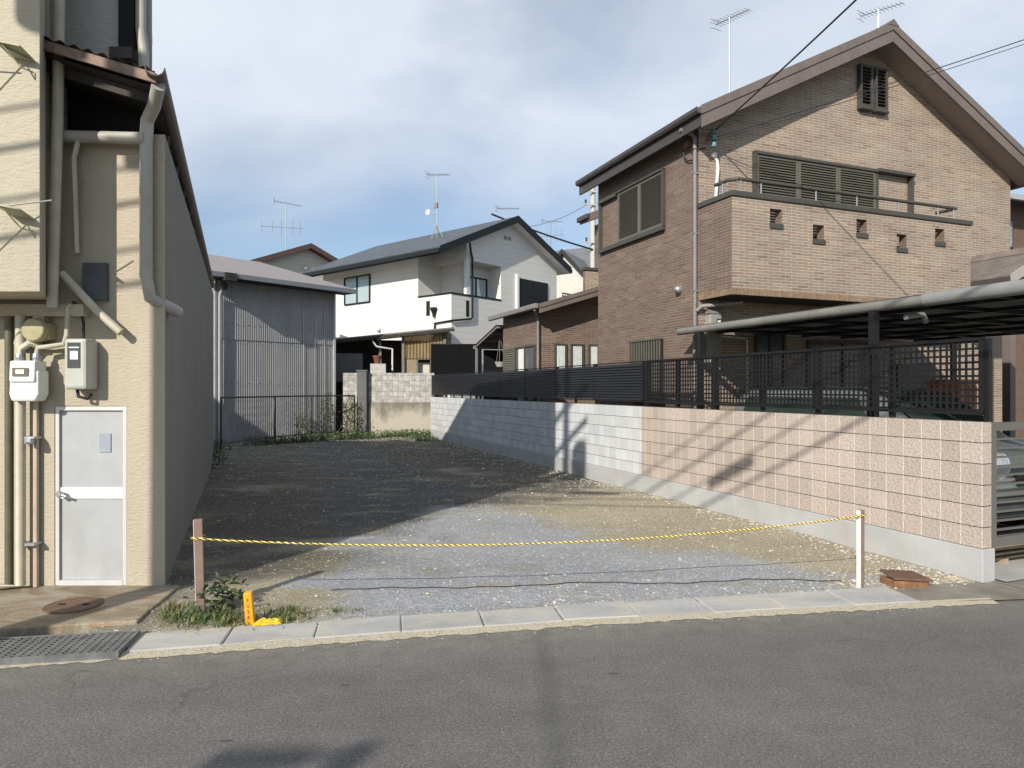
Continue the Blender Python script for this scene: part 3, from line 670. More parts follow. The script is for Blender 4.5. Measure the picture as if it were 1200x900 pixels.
# balcony
bal = MB()
BU = 5.36; BV = -0.83; BZ0, BZ1 = 3.20, 4.72
holes = [(0.74, 0.98, 4.36, 4.60), (1.62, 1.86, 4.18, 4.42), (2.57, 2.81, 4.36, 4.60), (3.50, 3.74, 4.18, 4.42), (4.44, 4.68, 4.36, 4.60)]
bal.holed((0, BV, 0), (1, 0, 0), (0, 1, 0), 0, BU, BZ0, BZ1, holes, 0.15)
bal.holed((0, BV+0.15, 0), (1, 0, 0), (0, 1, 0), 0.15, BU-0.15, BZ0+0.25, BZ1, holes, 0.0)
bal.quad((0, BV, BZ0), (0, -0.002, BZ0), (0, -0.002, BZ1), (0, BV, BZ1)); bal.quad((BU, BV, BZ0), (BU, -0.002, BZ0), (BU, -0.002, BZ1), (BU, BV, BZ1))
bal.quad((0.15, BV+0.15, BZ0+0.25), (0.15, -0.002, BZ0+0.25), (0.15, -0.002, BZ1), (0.15, BV+0.15, BZ1)); bal.quad((BU-0.15, BV+0.15, BZ0+0.25), (BU-0.15, -0.002, BZ0+0.25), (BU-0.15, -0.002, BZ1), (BU-0.15, BV+0.15, BZ1))
bo = bal.build('balcony', BT, bh)
MB().quad((0.15, BV+0.15, BZ0+0.25), (BU-0.15, BV+0.15, BZ0+0.25), (BU-0.15, -0.002, BZ0+0.25), (0.15, -0.002, BZ0+0.25)).build('balcony_floor', M_conc, bo)
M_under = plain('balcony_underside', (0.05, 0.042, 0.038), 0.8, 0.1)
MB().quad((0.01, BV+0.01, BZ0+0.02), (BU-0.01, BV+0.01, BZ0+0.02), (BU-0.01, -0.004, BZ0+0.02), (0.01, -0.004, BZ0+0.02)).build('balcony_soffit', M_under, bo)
m = MB(); m.box(-0.03, BU+0.03, BV-0.03, BV+0.18, BZ1+0.002, BZ1+0.085); m.box(-0.03, 0.18, BV+0.182, -0.004, BZ1+0.002, BZ1+0.085); m.box(BU-0.18, BU+0.03, BV+0.182, -0.004, BZ1+0.002, BZ1+0.085); m.build('coping', M_frame, bo, bevel=0.008)
for h in holes:
    MB().box(h[0]-0.012, h[1]+0.012, BV-0.022, BV-0.002, h[2]-0.075, h[2]+0.002).build('vent_sill', M_frame, bo)
# soldier course at the foot of the balcony
m = MB(); n = int(BU/0.074)
for k in range(n): m.box(0.004+k*BU/n, (k+1)*BU/n-0.004, BV-0.008, BV-0.001, BZ0+0.004, BZ0+0.098)
nn = int(0.82/0.074)
for k in range(nn): m.box(-0.008, -0.001, BV+0.004+k*0.82/nn, BV-0.004+(k+1)*0.82/nn, BZ0+0.004, BZ0+0.098)
m.build('soldier_course', plain('tile_soldier', (0.23, 0.16, 0.105), 0.65, 0.3, 9), bo)
m = MB(); RZ_ = 5.02
m.tube([(0.06, -0.35, RZ_), (0.07, BV+0.20, RZ_), (0.16, BV+0.07, RZ_), (0.4, BV+0.065, RZ_), (4.9, BV+0.065, RZ_), (5.06, BV+0.07, RZ_), (5.06, BV+0.16, RZ_), (5.02, BV+0.42, RZ_)], 0.03, 10)
rl = m.build('handrail', M_frame, bo, smooth=True)
for u in (0.22, 0.62, 1.75, 2.65, 3.62, 4.6, 5.0):
    MB().tube([(u, BV+0.065, BZ1+0.085), (u, BV+0.065, RZ_-0.02)], 0.014, 8).build('baluster', M_steel, rl)
MB().tube([(0.06, BV+0.3, BZ1+0.085), (0.06, BV+0.3, RZ_-0.02)], 0.014, 8).build('baluster', M_steel, rl)
# ground floor front: windows in the shade of the balcony
for (a, b, z0, z1) in ((1.15, 1.80, 1.2, 2.78), (2.3, 4.0, 0.7, 2.6)):
    m = MB(); m.box(a, b, -0.05, -0.003, z0, z0+0.05); m.box(a, b, -0.05, -0.003, z1-0.05, z1); m.box(a, a+0.05, -0.05, -0.003, z0+0.05, z1-0.05); m.box(b-0.05, b, -0.05, -0.003, z0+0.05, z1-0.05); m.box((a+b)/2-0.03, (a+b)/2+0.03, -0.05, -0.003, z0+0.05, z1-0.05)
    w = m.build('window', M_frame, bh); MB().quad((a+0.05, -0.02, z0+0.05), (b-0.05, -0.02, z0+0.05), (b-0.05, -0.02, z1-0.05), (a+0.05, -0.02, z1-0.05)).build('pane', plain('pane_dull', (0.10, 0.11, 0.12), 0.12, 0.3, 3), w)
m = MB(); m.box(4.5, 5.45, -0.04, -0.003, 0.1, 2.2); m.build('front_door', plain('door_brown', (0.08, 0.05, 0.035), 0.5, 0.2), bh)
# service drop bracket, meter, cable covers
M_teal = plain('teal_insulator', (0.10, 0.20, 0.22), 0.4, 0.2); M_rust = plain('red_brown_clamp', (0.22, 0.09, 0.06), 0.7, 0.3)
m = MB(); m.box(0.14, 0.18, -0.14, -0.003, 5.84, 5.88); m.box(0.13, 0.19, -0.16, -0.14, 5.70, 6.0); sb = m.build('service_bracket', M_steel, bh)
m = MB()
for z in (5.74, 5.85, 5.96): m.lathe([(0.02, -0.04), (0.045, -0.035), (0.05, 0), (0.045, 0.035), (0.02, 0.04)], (0.16, -0.185, z), 'z', 10)
m.build('insulator', M_teal, sb, smooth=True)
m = MB(); m.box(0.205, 0.255, -0.10, -0.03, 5.93, 6.02); m.build('connector', plain('pinkish_cap', (0.35, 0.25, 0.24), 0.6), sb)
m = MB(); m.box(-0.09, -0.003, 0.17, 0.30, 5.80, 5.90); m.build('clamp', M_rust, bh)
m = MB(); m.tube([(-0.03, 0.28, 5.86), (-0.05, 0.36, 5.8), (-0.05, 0.33, 5.66), (-0.04, 0.24, 5.58), (-0.04, 0.12, 5.56)], 0.012, 6); m.tube([(-0.04, 0.20, 5.78), (-0.10, 0.02, 5.70), (0.10, -0.05, 5.72)], 0.014, 6); m.build('service_cable', M_cable, bh)
m = MB(); m.tube([(0.29, -0.03, 5.62), (0.35, -0.03, 5.55), (0.37, -0.025, 5.42), (0.34, -0.025, 5.1), (0.32, -0.025, 4.8)], 0.028, 8); m.lathe([(0.05, -0.03), (0.05, 0.03)], (0.28, -0.03, 5.63), 'z', 8); m.build('cable_cover', M_white, bh, smooth=True)
em = MB(); em.box(0.12, 0.36, -0.14, -0.003, 2.06, 3.0); emo = em.build('electric_meter', plain('meter_grey', (0.27, 0.27, 0.25), 0.5), bh, bevel=0.02)
m = MB(); m.prism([(0.10, -0.155, 2.98), (0.38, -0.155, 2.98), (0.38, -0.12, 3.05), (0.10, -0.12, 3.05)], (0, 0.115, 0)); m.build('meter_hood', M_grey, emo)
MB().box(0.25, 0.34, -0.148, -0.141, 2.72, 2.90).build('meter_window', M_dglass, emo); MB().box(0.27, 0.33, -0.1475, -0.149, 2.82, 2.87).build('meter_label', M_white, emo)
m = MB(); m.tube([(0.42, -0.025, 2.62), (0.95, -0.025, 2.60), (0.97, -0.025, 2.55), (0.97, -0.025, 0.5)], 0.016, 6); m.build('conduit', M_white, bh)
# annex
AU, AV = -0.45, 5.55
def annz(u): return 3.70+0.312*(u+0.64)
ax = MB(); ax.prism([(AU, AV, 0), (1.245, AV, 0), (1.245, AV, annz(1.245)-0.03), (AU, AV, annz(AU)-0.03)], (0, 2.42, 0)); ax.build('annex_wall', BTR, bh)
m = MB(); m.prism([(-0.69, 5.07, annz(-0.69)), (1.246, 5.07, annz(1.246)), (1.246, 5.07, annz(1.246)-0.06), (-0.69, 5.07, annz(-0.69)-0.06)], (0, 3.15, 0)); m.build('annex_roof', M_dbrown, bh)
m = MB(); m.prism([(-0.66, 5.04, annz(-0.66)+0.01), (1.246, 5.04, annz(1.246)+0.01), (1.246, 5.04, annz(1.246)-0.21), (-0.66, 5.04, annz(-0.66)-0.21)], (0, 0.028, 0)); m.prism([(-0.66, 5.02, annz(-0.66)-0.03), (1.246, 5.02, annz(1.246)-0.03), (1.246, 5.02, annz(1.246)-0.09), (-0.66, 5.02, annz(-0.66)-0.09)], (0, 0.018, 0)); m.build('annex_rake', M_brown, bh)
m = MB(); m.prism([(-0.64, 5.07, annz(-0.64)-0.2), (1.246, 5.07, annz(1.246)-0.2), (1.246, 5.07, annz(1.246)-0.17), (-0.64, 5.07, annz(-0.64)-0.17)], (0, 0.47, 0)); m.build('annex_soffit', M_dbrown, bh)
m = MB(); m.box(-0.80, -0.685, 5.02, 8.24, annz(-0.69)-0.10, annz(-0.69)+0.02); m.build('annex_gutter', M_grey, bh, bevel=0.02)
m = MB(); m.tube([(-0.74, 5.12, annz(-0.69)-0.12), (-0.62, 5.3, 3.46), (-0.49, 5.50, 3.36), (-0.49, 5.50, 0.3)], 0.032, 8); m.build('annex_downpipe', M_grey, bh, smooth=True)
for (a, b) in ((-0.05, 0.275), (0.385, 0.735), (0.872, 1.16)):
    z0, z1, vv = 1.75, 2.83, AV
    m = MB(); m.box(a, a+0.035, vv-0.04, vv-0.002, z0, z1); m.box(b-0.035, b, vv-0.04, vv-0.002, z0, z1); m.box(a+0.035, b-0.035, vv-0.04, vv-0.002, z1-0.035, z1); m.box(a+0.035, b-0.035, vv-0.04, vv-0.002, z0, z0+0.035)
    w = m.build('window', M_frame, bh)
    m = MB(); xs = [a+0.035+(b-a-0.07)*k/14 for k in range(15)]
    for k in range(14): m.quad((xs[k], vv-0.004-0.016*(k % 2), z0+0.03), (xs[k+1], vv-0.004-0.016*((k+1) % 2), z0+0.03), (xs[k+1], vv-0.004-0.016*((k+1) % 2), z1-0.03), (xs[k], vv-0.004-0.016*(k % 2), z1-0.03))
    m.build('curtain', M_curtain, w); MB().quad((a+0.035, vv-0.03, z0+0.035), (b-0.035, vv-0.03, z0+0.035), (b-0.035, vv-0.03, z1-0.035), (a+0.035, vv-0.03, z1-0.035)).build('pane', M_glass, w)
m = MB(); m.box(AU-0.05, AU-0.002, 5.72, 5.77, 0.5, 2.80); m.box(AU-0.05, AU-0.002, 6.96, 7.01, 0.5, 2.80); m.box(AU-0.05, AU-0.002, 6.34, 6.38, 0.5, 2.76); m.box(AU-0.05, AU-0.002, 5.77, 6.96, 2.76, 2.80)
w = m.build('sliding_window', M_frame, bh); MB().box(AU-0.02, AU-0.004, 5.77, 6.96, 0.5, 2.76).build('pane', plain('pane_dull'), w); MB().box(AU-0.024, AU-0.021, 6.42, 6.80, 0.5, 2.74).build('curtain', M_curtain, w)
louver_panel(7.04, 7.85, 0.5, 2.80, 0.04, 0.06, 'v').build('shutter_case', M_louver, bh).location = (AU, 0, 0)
# lean-to terrace roof behind the annex
tr_ = thing('terrace_roof', 'small lean-to terrace roof with grey frame behind the brown annex', 'terrace roof', hs_pt(-0.62, 8.0), ANG)
def tz(v): return 3.38-0.235*v
m = MB()
for x in (0.0, 0.55, 1.1, 1.7): m.prism([(x, 0, tz(0)), (x, 1.85, tz(1.85)), (x, 1.85, tz(1.85)+0.06), (x, 0, tz(0)+0.06)], (0.04, 0, 0))
for v in (0.0, 0.6, 1.2): m.box(0.042, 1.70, v, v+0.03, tz(v)-0.0, tz(v)+0.05)
m.box(-0.04, 1.78, 1.852, 1.93, tz(1.85)-0.03, tz(1.85)+0.06); m.box(-0.06, -0.004, -0.05, 1.85, tz(0.9)-0.0, tz(0.9)+0.004) if False else None
m.build('roof_frame', M_grey, tr_)
m = MB(); m.prism([(-0.03, -0.03, tz(-.03)+0.065), (-0.03, 1.95, tz(1.95)+0.065), (-0.03, 1.95, tz(1.95)+0.075), (-0.03, -0.03, tz(-.03)+0.075)], (1.8, 0, 0)); m.build('roof_sheet', polycarb('smoked_sheet', (0.16, 0.15, 0.14), 0.2), tr_)
for x in (0.0, 1.66): MB().box(x, x+0.06, 1.79, 1.85, 0, tz(1.85)).build('post', M_grey, tr_)
MB().box(0.3, 1.75, 1.95, 1.99, 0.3, 2.9).build('back_screen', M_black, tr_)
hp = thing('hanging_planter', 'small planter hanging on cords under the lean-to terrace roof', 'planter', hs_pt(-0.30, 8.6, 2.35), ANG)
MB().lathe([(0.10, 0), (0.15, 0.12), (0.16, 0.14)], (0, 0, 0), 'z', 12).build('pot', plain('pot_grey', (0.4, 0.4, 0.38), 0.7), hp, smooth=True)
m = MB()
for a in (0, 2.1, 4.2): m.tube([(0.14*math.cos(a), 0.14*math.sin(a), 0.13), (0.0, 0.0, 0.90)], 0.006, 4)
m.build('cord', M_grey, hp)
bs = thing('black_screen', 'tall black corrugated screen panel at the far end of the slat fence', 'screen', (-2.05, 25.3, 0.0), R(3))
m = MB(); n = 34
for k in range(n):
    a, b = -0.92+1.84*k/n, -0.92+1.84*(k+1)/n; d = 0.006*(k % 2); m.quad((a, d, 2.22), (b, 0.006-d, 2.22), (b, 0.006-d, 3.37), (a, d, 3.37))
m.build('panel', plain('black_sheet', (0.006, 0.006, 0.007), 0.8, spec=0.1), bs)
m = MB(); m.box(-0.94, -0.90, 0.014, 0.05, 0.0, 3.39); m.box(0.90, 0.94, 0.014, 0.05, 0.0, 3.39); m.box(-0.90, 0.90, 0.014, 0.04, 3.36, 3.39); m.box(-0.90, 0.90, 0.014, 0.04, 2.2, 2.23); m.build('screen_frame', M_black, bs)

# ================================================================== CARPORT, PORCH ROOF, CAR
cp = thing('carport', 'flat carport with round grey eave beam and smoky sheets over the drive', 'carport', WO, ANG)
M_alu = plain('weathered_aluminium', (0.185, 0.18, 0.168), 0.5, 0.2, 3, dirt=((0.10, 0.095, 0.085), 0.6, 2))
def cpz(u): return 2.66-0.004*(u-0.25)
m = MB(); m.tube([(0.25, 4.95, 2.64), (0.25, 0.75, 2.64)], 0.055, 12); m.build('eave_beam', M_alu, cp, smooth=True)
m = MB(); m.tube([(0.25, 0.745, 2.645), (0.25, -1.6, 2.645)], 0.068, 12); m.build('eave_beam', plain('pale_aluminium', (0.22, 0.225, 0.22), 0.45, 0.1), cp, smooth=True)
m = MB(); m.prism([(0.33, 0.70, cpz(.33)+0.05), (5.7, 0.70, cpz(5.7)+0.05), (5.7, 0.70, cpz(5.7)+0.056), (0.33, 0.70, cpz(.33)+0.056)], (0, -2.2, 0)) ; m.build('roof_sheet', polycarb('smoky_sheet', (0.22, 0.215, 0.20), 0.10), cp)
m = MB(); m.prism([(0.33, 0.72, cpz(.33)+0.05), (5.7, 0.72, cpz(5.7)+0.05), (5.7, 0.72, cpz(5.7)+0.056), (0.33, 0.72, cpz(.33)+0.056)], (0, 4.48, 0)); m.build('roof_sheet', polycarb('smoky_sheet'), cp)
for y in (-1.4, -0.5, 0.4, 1.3, 2.2, 3.1, 4.0, 4.8):
    MB().prism([(0.30, y, cpz(.3)-0.005), (5.65, y, cpz(5.65)-0.005), (5.65, y, cpz(5.65)+0.045), (0.30, y, cpz(.3)+0.045)], (0, 0.04, 0)).build('rafter', M_black, cp)
for u in (1.1, 2.0, 2.9, 3.8, 4.7, 5.6): MB().box(u, u+0.03, -1.5, 5.1, cpz(u)-0.012, cpz(u)+0.036).build('purlin', M_black, cp)
for y in (-1.3, 4.3): MB().box(5.55, 5.62, y-0.04, y+0.04, 0, 2.60).build('post', M_black, cp)
for y in (4.4, 1.35): MB().box(0.215, 0.285, y-0.04, y+0.04, 0, 2.60).build('post', M_black, cp)
m = MB(); m.tube([(0.35, 1.05, 2.50), (0.55, 1.0, 2.53), (0.60, 1.0, 2.45)], 0.03, 8); m.build('drain_elbow', plain('pale_aluminium'), cp, smooth=True)
pr_ = thing('porch_roof', 'small gabled tiled porch roof beside the balcony above the carport', 'roof', HO, ANG)
M_ptile = plain('brown_grey_tiles', (0.16, 0.14, 0.128), 0.6, 0.22, 4)
for sgn in (1, -1):
    m = MB(); n = 7
    for k in range(n):
        x0 = 5.44+0.172*k; z0 = 3.69+0.083*k
        X = lambda x: x if sgn > 0 else 2*6.64-x
        m.prism([(X(x0), -1.50, z0), (X(x0), -1.50, z0+0.05), (X(x0+0.20), -1.50, z0+0.137), (X(x0+0.20), -1.50, z0+0.09)], (0, 1.495, 0))
    m.build('tiles', M_ptile, pr_)
    m = MB(); m.prism([(X(5.40), -1.56, 3.58), (X(6.64), -1.56, 4.18), (X(6.64), -1.56, 4.36), (X(5.40), -1.56, 3.74)], (0, 0.055, 0)); m.build('verge_board', plain('pale_verge', (0.34, 0.315, 0.30), 0.55, 0.1), pr_)
    m = MB(); m.box(X(5.36), X(5.435), -1.50, -0.006, 3.56, 3.70); m.build('gutter', M_dbrown, pr_)
m = MB(); m.prism([(6.5, -1.56, 4.26), (6.64, -1.56, 4.40), (6.78, -1.56, 4.26)], (0, 1.55, 0)); m.build('ridge_tile', M_ptile, pr_)
m = MB(); m.prism([(5.50, -1.40, 3.56), (7.78, -1.40, 3.56), (6.64, -1.40, 4.12)], (0, 0.05, 0)); m.build('gable_panel', M_soffit, pr_)
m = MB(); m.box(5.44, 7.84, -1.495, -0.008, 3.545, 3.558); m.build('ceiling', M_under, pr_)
for x in (5.6, 7.68): MB().box(x-0.07, x+0.07, -1.42, -1.28, 0, 3.54).build('post', M_brown, pr_)

# car under the carport, nose to the gate
M_paint = plain('silver_green_paint', (0.23, 0.26, 0.25), 0.22, 0.05, metal=0.5)
car = thing('parked_car', 'silver-green minivan parked nose-out behind the slatted gate', 'car', wl_pt(2.05, 2.9, 0.03), ANG)
hw = 0.83
prof = [(-2.15, 0.32), (-2.17, 0.62), (-2.12, 0.86), (-1.95, 1.00), (-1.35, 1.14), (-0.62, 1.66), (-0.2, 1.74), (1.75, 1.74), (2.05, 1.60), (2.12, 0.9), (2.12, 0.32)]
m = MB()
secs = [(-1.0, 0.86), (-0.9, 0.97), (-0.55, 1.0), (0.55, 1.0), (0.9, 0.97), (1.0, 0.86)]
vs = []
for (sx, k) in secs:
    for (y, z) in prof:
        kk = k if z > 0.5 else 1.0
        tum = 1.0-0.16*max(0, (z-1.05)/0.7)
        vs.append((sx*hw*tum, y*(0.93+0.07*kk), 0.32+(z-0.32)*kk))
n = len(prof); fs = [(i*n+k, (i+1)*n+k, (i+1)*n+(k+1) % n, i*n+(k+1) % n) for i in range(len(secs)-1) for k in range(n)] + [tuple(range(n)), tuple((len(secs)-1)*n+k for k in range(n-1, -1, -1))]
m.add(vs, fs); body = m.build('body', M_paint, car, bevel=0.03, smooth=True)
M_wind = plain('car_glass', (0.03, 0.045, 0.04), 0.05, 0.1)
m = MB(); m.quad((-0.68, -1.30, 1.185), (0.68, -1.30, 1.185), (0.60, -0.66, 1.645), (-0.60, -0.66, 1.645)); m.build('windscreen', M_wind, car).location = (0, -0.012, 0.012)
for s in (-1, 1):
    m = MB(); m.prism([(s*0.845, -0.75, 1.12), (s*0.845, 1.8, 1.12), (s*0.765, 1.65, 1.60), (s*0.765, -0.42, 1.60)], (s*0.008, 0, 0)); m.build('side_window', M_wind, car)
    hl = MB(); hl.lathe([(0.17, 0.0), (0.16, -0.06), (0.10, -0.10), (0.02, -0.115)], (s*0.60, -2.06, 0.86), 'y', 14); hl.build('headlight', plain('headlight_lens', (0.62, 0.66, 0.72), 0.08, 0.1, metal=0.6), car, smooth=True)
    m = MB(); m.box(s*0.84, s*1.02, -1.05, -0.92, 1.08, 1.24); m.build('wing_mirror', M_paint, car, bevel=0.03)
    for y in (-1.35, 1.35):
        w = MB(); w.lathe([(0.24, -0.09), (0.31, -0.08), (0.32, 0), (0.31, 0.08), (0.24, 0.09)], (s*0.745, y, 0.32), 'x', 18); wo = w.build('wheel', plain('tyre_rubber', (0.02, 0.02, 0.02), 0.8), car, smooth=True)
        MB().lathe([(0.21, s*0.075), (0.20, s*0.10), (0.05, s*0.092)], (s*0.745, y, 0.32), 'x', 14).build('rim', M_steel, wo, smooth=True)
m = MB(); m.box(-0.42, 0.42, -2.185, -2.13, 0.66, 0.78); m.build('grille', M_black, car)
m = MB(); m.box(-0.80, 0.80, -2.19, -2.10, 0.36, 0.56); m.build('bumper', plain('bumper_grey', (0.06, 0.065, 0.065), 0.5), car, bevel=0.03)
# orange cabinet glimpsed through the lattice
M_or = plain('orange_plastic', (0.40, 0.10, 0.035), 0.5, 0.15)
ct = thing('storage_cabinet', 'orange cabinet glimpsed through the lattice fence under the carport', 'cabinet', wl_pt(3.05, 2.5, 0.03), ANG+R(5))
MB().box(-0.20, 0.20, -0.22, 0.22, 0.05, 1.80).build('body', M_or, ct, bevel=0.01)
MB().box(-0.22, 0.22, -0.24, 0.24, 1.802, 1.84).build('top', M_or, ct, bevel=0.01)
for s in (-1, 1): MB().box(s*0.1-0.09, s*0.1+0.09, -0.235, -0.222, 0.10, 1.75).build('door', M_or, ct, bevel=0.004)
# far neighbour on the right
rh = thing('neighbour_house', 'brown house with dark roof glimpsed past the right end of the tiled house', 'house', (15.2, 22.0, 0), ANG)
MB().box(-1.6, 7, 0, 7, 0, 7.9).build('wall', plain('brown_siding', (0.13, 0.085, 0.06), 0.7, 0.15), rh)
MB().prism([(-2.2, -0.7, 7.75), (-2.2, 7.7, 7.75), (-2.2, 3.5, 9.3)], (10, 0, 0)).build('roof', plain('dark_slate', (0.05, 0.055, 0.065), 0.6, 0.2), rh)
MB().box(-2.2, 7.8, -0.82, -0.70, 7.62, 7.78).build('gutter', plain('pale_gutter', (0.35, 0.36, 0.38), 0.5), rh)
w = MB().box(-1.45, 1.2, -0.05, -0.004, 6.3, 7.25).build('window', M_black, rh); MB().box(-1.4, 1.15, -0.06, -0.051, 6.36, 7.2).build('pane', plain('sky_pane', (0.22, 0.26, 0.29), 0.08, 0.2), w)
MB().box(-1.6, 3, -0.09, -0.004, 5.2, 6.25).build('balcony_panel', plain('orange_brown_panel', (0.30, 0.115, 0.035), 0.6, 0.15), rh)

# ================================================================== WHITE HOUSE
M_sid = siding('white_siding', (0.70, 0.685, 0.65), 0.27, 0.82)
M_wroof = roof_tiles('slate_blue_roof', (0.055, 0.066, 0.080), (0.075, 0.088, 0.104), 0.22, 0.6)
M_navy = plain('black_green_trim', (0.011, 0.015, 0.017), 0.6, 0.1, spec=0.3)
wh = thing('white_house', 'white two-storey house with slate blue gabled roof and corner balcony beyond the lot', 'house', (-2.47, 28, 0), ANG2)
# plan: gable face y=0 from x=0 to 7.75; side face x=0 from y=0 to 9
GW_, SD, EZ2, BZ2 = 7.15, 9.0, 7.30, 5.60
pkx = 3.68; slp = 0.437
def wz(x): return 9.40-slp*abs(x-pkx)
RX, RY = 3.05, 2.02                # recess of the corner balcony
m = MB()
m.quad((0, 0, 0), (RX, 0, 0), (RX, 0, BZ2), (0, 0, BZ2))
m.quad((RX, 0, 0), (GW_, 0, 0), (GW_, 0, wz(GW_)-0.28), (pkx, 0, wz(pkx)-0.28), (RX, 0, wz(RX)-0.28))
CX, WY = 0.88, 0.75      # column line, and the shallower part of the recess that holds the window
m.quad((CX, 0, 7.12), (RX, 0, 7.12), (RX, 0, wz(RX)-0.28), (CX, 0, wz(CX)-0.28))                     # lintel over the balcony
m.quad((0, 0, 0), (0, 0, BZ2), (0, RY, BZ2), (0, RY, 0))
m.quad((0, RY, 0), (0, RY, wz(0)-0.28), (0, SD, wz(0)-0.28), (0, SD, 0))
m.quad((CX, 0, 7.12), (CX, RY, 7.12), (CX, RY, wz(CX)-0.28), (CX, 0, wz(CX)-0.28))
m.quad((1.35, WY, BZ2-0.9), (RX, WY, BZ2-0.9), (RX, WY, wz(RX)-0.28), (1.35, WY, wz(1.35)-0.28)); m.quad((1.35, WY, BZ2-0.9), (1.35, RY, BZ2-0.9), (1.35, RY, wz(1.35)-0.28), (1.35, WY, wz(1.35)-0.28))
m.quad((0, RY, BZ2-0.9), (RX, RY, BZ2-0.9), (RX, RY, wz(RX)-0.28), (0, RY, wz(0)-0.28))               # recess back wall
m.quad((RX, 0, BZ2-0.9), (RX, RY, BZ2-0.9), (RX, RY, wz(RX)-0.28), (RX, 0, wz(RX)-0.28))
m.quad((CX, 0, 7.12), (RX, 0, 7.12), (RX, RY, 7.12), (CX, RY, 7.12))
m.quad((0, 0, BZ2-0.9), (RX, 0, BZ2-0.9), (RX, RY, BZ2-0.9), (0, RY, BZ2-0.9))
m.quad((0.15, 0.15, BZ2-0.9), (RX, 0.15, BZ2-0.9), (RX, 0.15, BZ2), (0.15, 0.15, BZ2)); m.quad((0.15, 0.15, BZ2-0.9), (0.15, RY, BZ2-0.9), (0.15, RY, BZ2), (0.15, 0.15, BZ2))
m.quad((GW_, 0, 0), (GW_, SD, 0), (GW_, SD, wz(GW_)-0.28), (GW_, 0, wz(GW_)-0.28)); m.quad((0, SD, 0), (GW_, SD, 0), (GW_, SD, wz(GW_)-.28), (pkx, SD, wz(pkx)-.28), (0, SD, wz(0)-.28))
m.build('wall', M_sid, wh)
m = MB(); m.box(CX+0.002, CX+0.22, 0.002, 0.16, BZ2+0.08, 7.118); m.build('balcony_column', M_white, wh)
m = MB(); m.box(-0.02, RX-0.002, -0.02, 0.17, BZ2, BZ2+0.075); m.box(-0.02, 0.17, 0.172, RY-0.002, BZ2, BZ2+0.075); m.build('balcony_coping', M_navy, wh)
MB().box(0.85, 1.02, -0.012, -0.002, 4.75, 5.42).build('balcony_slot', M_navy, wh); MB().box(-0.012, -0.002, 1.28, 1.50, 4.80, 5.42).build('balcony_slot', M_navy, wh)
def slab2(x0, x1, y0, y1, top, bot): return [(x0, y0, wz(x0)-bot), (pkx, y0, wz(pkx)-bot), (x1, y0, wz(x1)-bot), (x1, y0, wz(x1)-top), (pkx, y0, wz(pkx)-top), (x0, y0, wz(x0)-top)], (0, y1-y0, 0)
xl, xr, oy = -1.05, 7.68, -0.48
m = MB(); m.prism(*slab2(xl, xr, oy+0.03, SD+0.5, 0, 0.12)); m.build('roof', M_wroof, wh)
m = MB(); m.prism(*slab2(xl-0.03, xr+0.03, oy-0.01, oy+0.028, -0.02, 0.30)); m.build('rake_board', M_navy, wh)
m = MB(); m.prism(*slab2(xl+0.02, xr-0.02, oy+0.03, -0.006, 0.26, 0.29)); m.build('soffit', M_white, wh)
m = MB(); m.prism([(xl+0.02, 0.0, wz(xl)-0.29), (-0.006, 0.0, wz(0)-0.29), (-0.006, 0.0, wz(0)-0.26), (xl+0.02, 0.0, wz(xl)-0.26)], (0, SD+0.4, 0)); m.prism([(GW_+0.006, 0.0, wz(GW_)-0.29), (xr-.02, 0.0, wz(xr)-0.29), (xr-.02, 0.0, wz(xr)-0.26), (GW_+0.006, 0.0, wz(GW_)-0.26)], (0, SD+0.4, 0)); m.build('soffit', M_white, wh)
for x, s in ((xl, -1), (xr, 1)):
    m = MB(); m.box(x-0.13 if s < 0 else x+0.002, x-0.002 if s < 0 else x+0.13, oy, SD+0.5, wz(x)-0.26, wz(x)-0.08); m.build('gutter', M_navy, wh, bevel=0.02)
    m = MB(); m.box(x, x+0.02 if s < 0 else x-0.02, oy+0.03, SD+0.48, wz(x)-0.30, wz(x)-0.122); m.build('fascia', M_navy, wh)
def wwin(kind, a, b, z0, z1, off, name='window', curtain=None, mull=0.5):
    """aluminium sliding window on the gable face (kind x) or side face (kind y) at offset off"""
    def bx(m, p, q, c, d, o0, o1):
        if kind == 'x': m.box(p, q, off-o1, off-o0, c, d)
        else: m.box(off-o1, off-o0, p, q, c, d)
        return m
    m = MB(); fr = 0.055; mid = a+(b-a)*mull
    bx(m, a, a+fr, z0, z1, .002, .07); bx(m, b-fr, b, z0, z1, .002, .07); bx(m, a+fr, b-fr, z0, z0+fr, .002, .07); bx(m, a+fr, b-fr, z1-fr, z1, .002, .07); bx(m, mid-0.03, mid+0.03, z0+fr, z1-fr, .002, .06)
    w = m.build(name, M_navy, wh)
    if curtain is not None: bx(MB(), a+fr, b-fr, z0+fr, z1-fr, .003, .015).build('curtain', curtain, w)
    bx(MB(), a+fr, b-fr, z0+fr, z1-fr, .028, .034).build('pane', M_glass, w)
    return w
wwin('y', 5.25, 7.2, 5.68, 6.98, 0.0, curtain=M_curtain)
wwin('x', 1.50, 2.92, 4.75, 6.62, WY, 'balcony_window', curtain=M_curtain)
m = MB(); n = 18
for k in range(n):
    for (a, b) in ((4.25, 5.30), (5.33, 6.40)):
        m.box(a+(b-a)*k/n, a+(b-a)*(k+0.88)/n, -0.05, -0.03, 5.45, 6.72)
m.box(4.22, 6.42, -0.03, -0.003, 5.42, 6.76); m.build('storm_shutter', M_navy, wh)
m = MB(); m.box(4.05, 4.20, -0.10, -0.003, 5.0, 6.9); m.build('window_jamb', M_white, wh)
m = MB(); m.box(6.5, 8.9, -0.85, -0.80, 6.22, 6.27); m.box(6.5, 8.9, -0.85, -0.003, 5.2, 5.26)
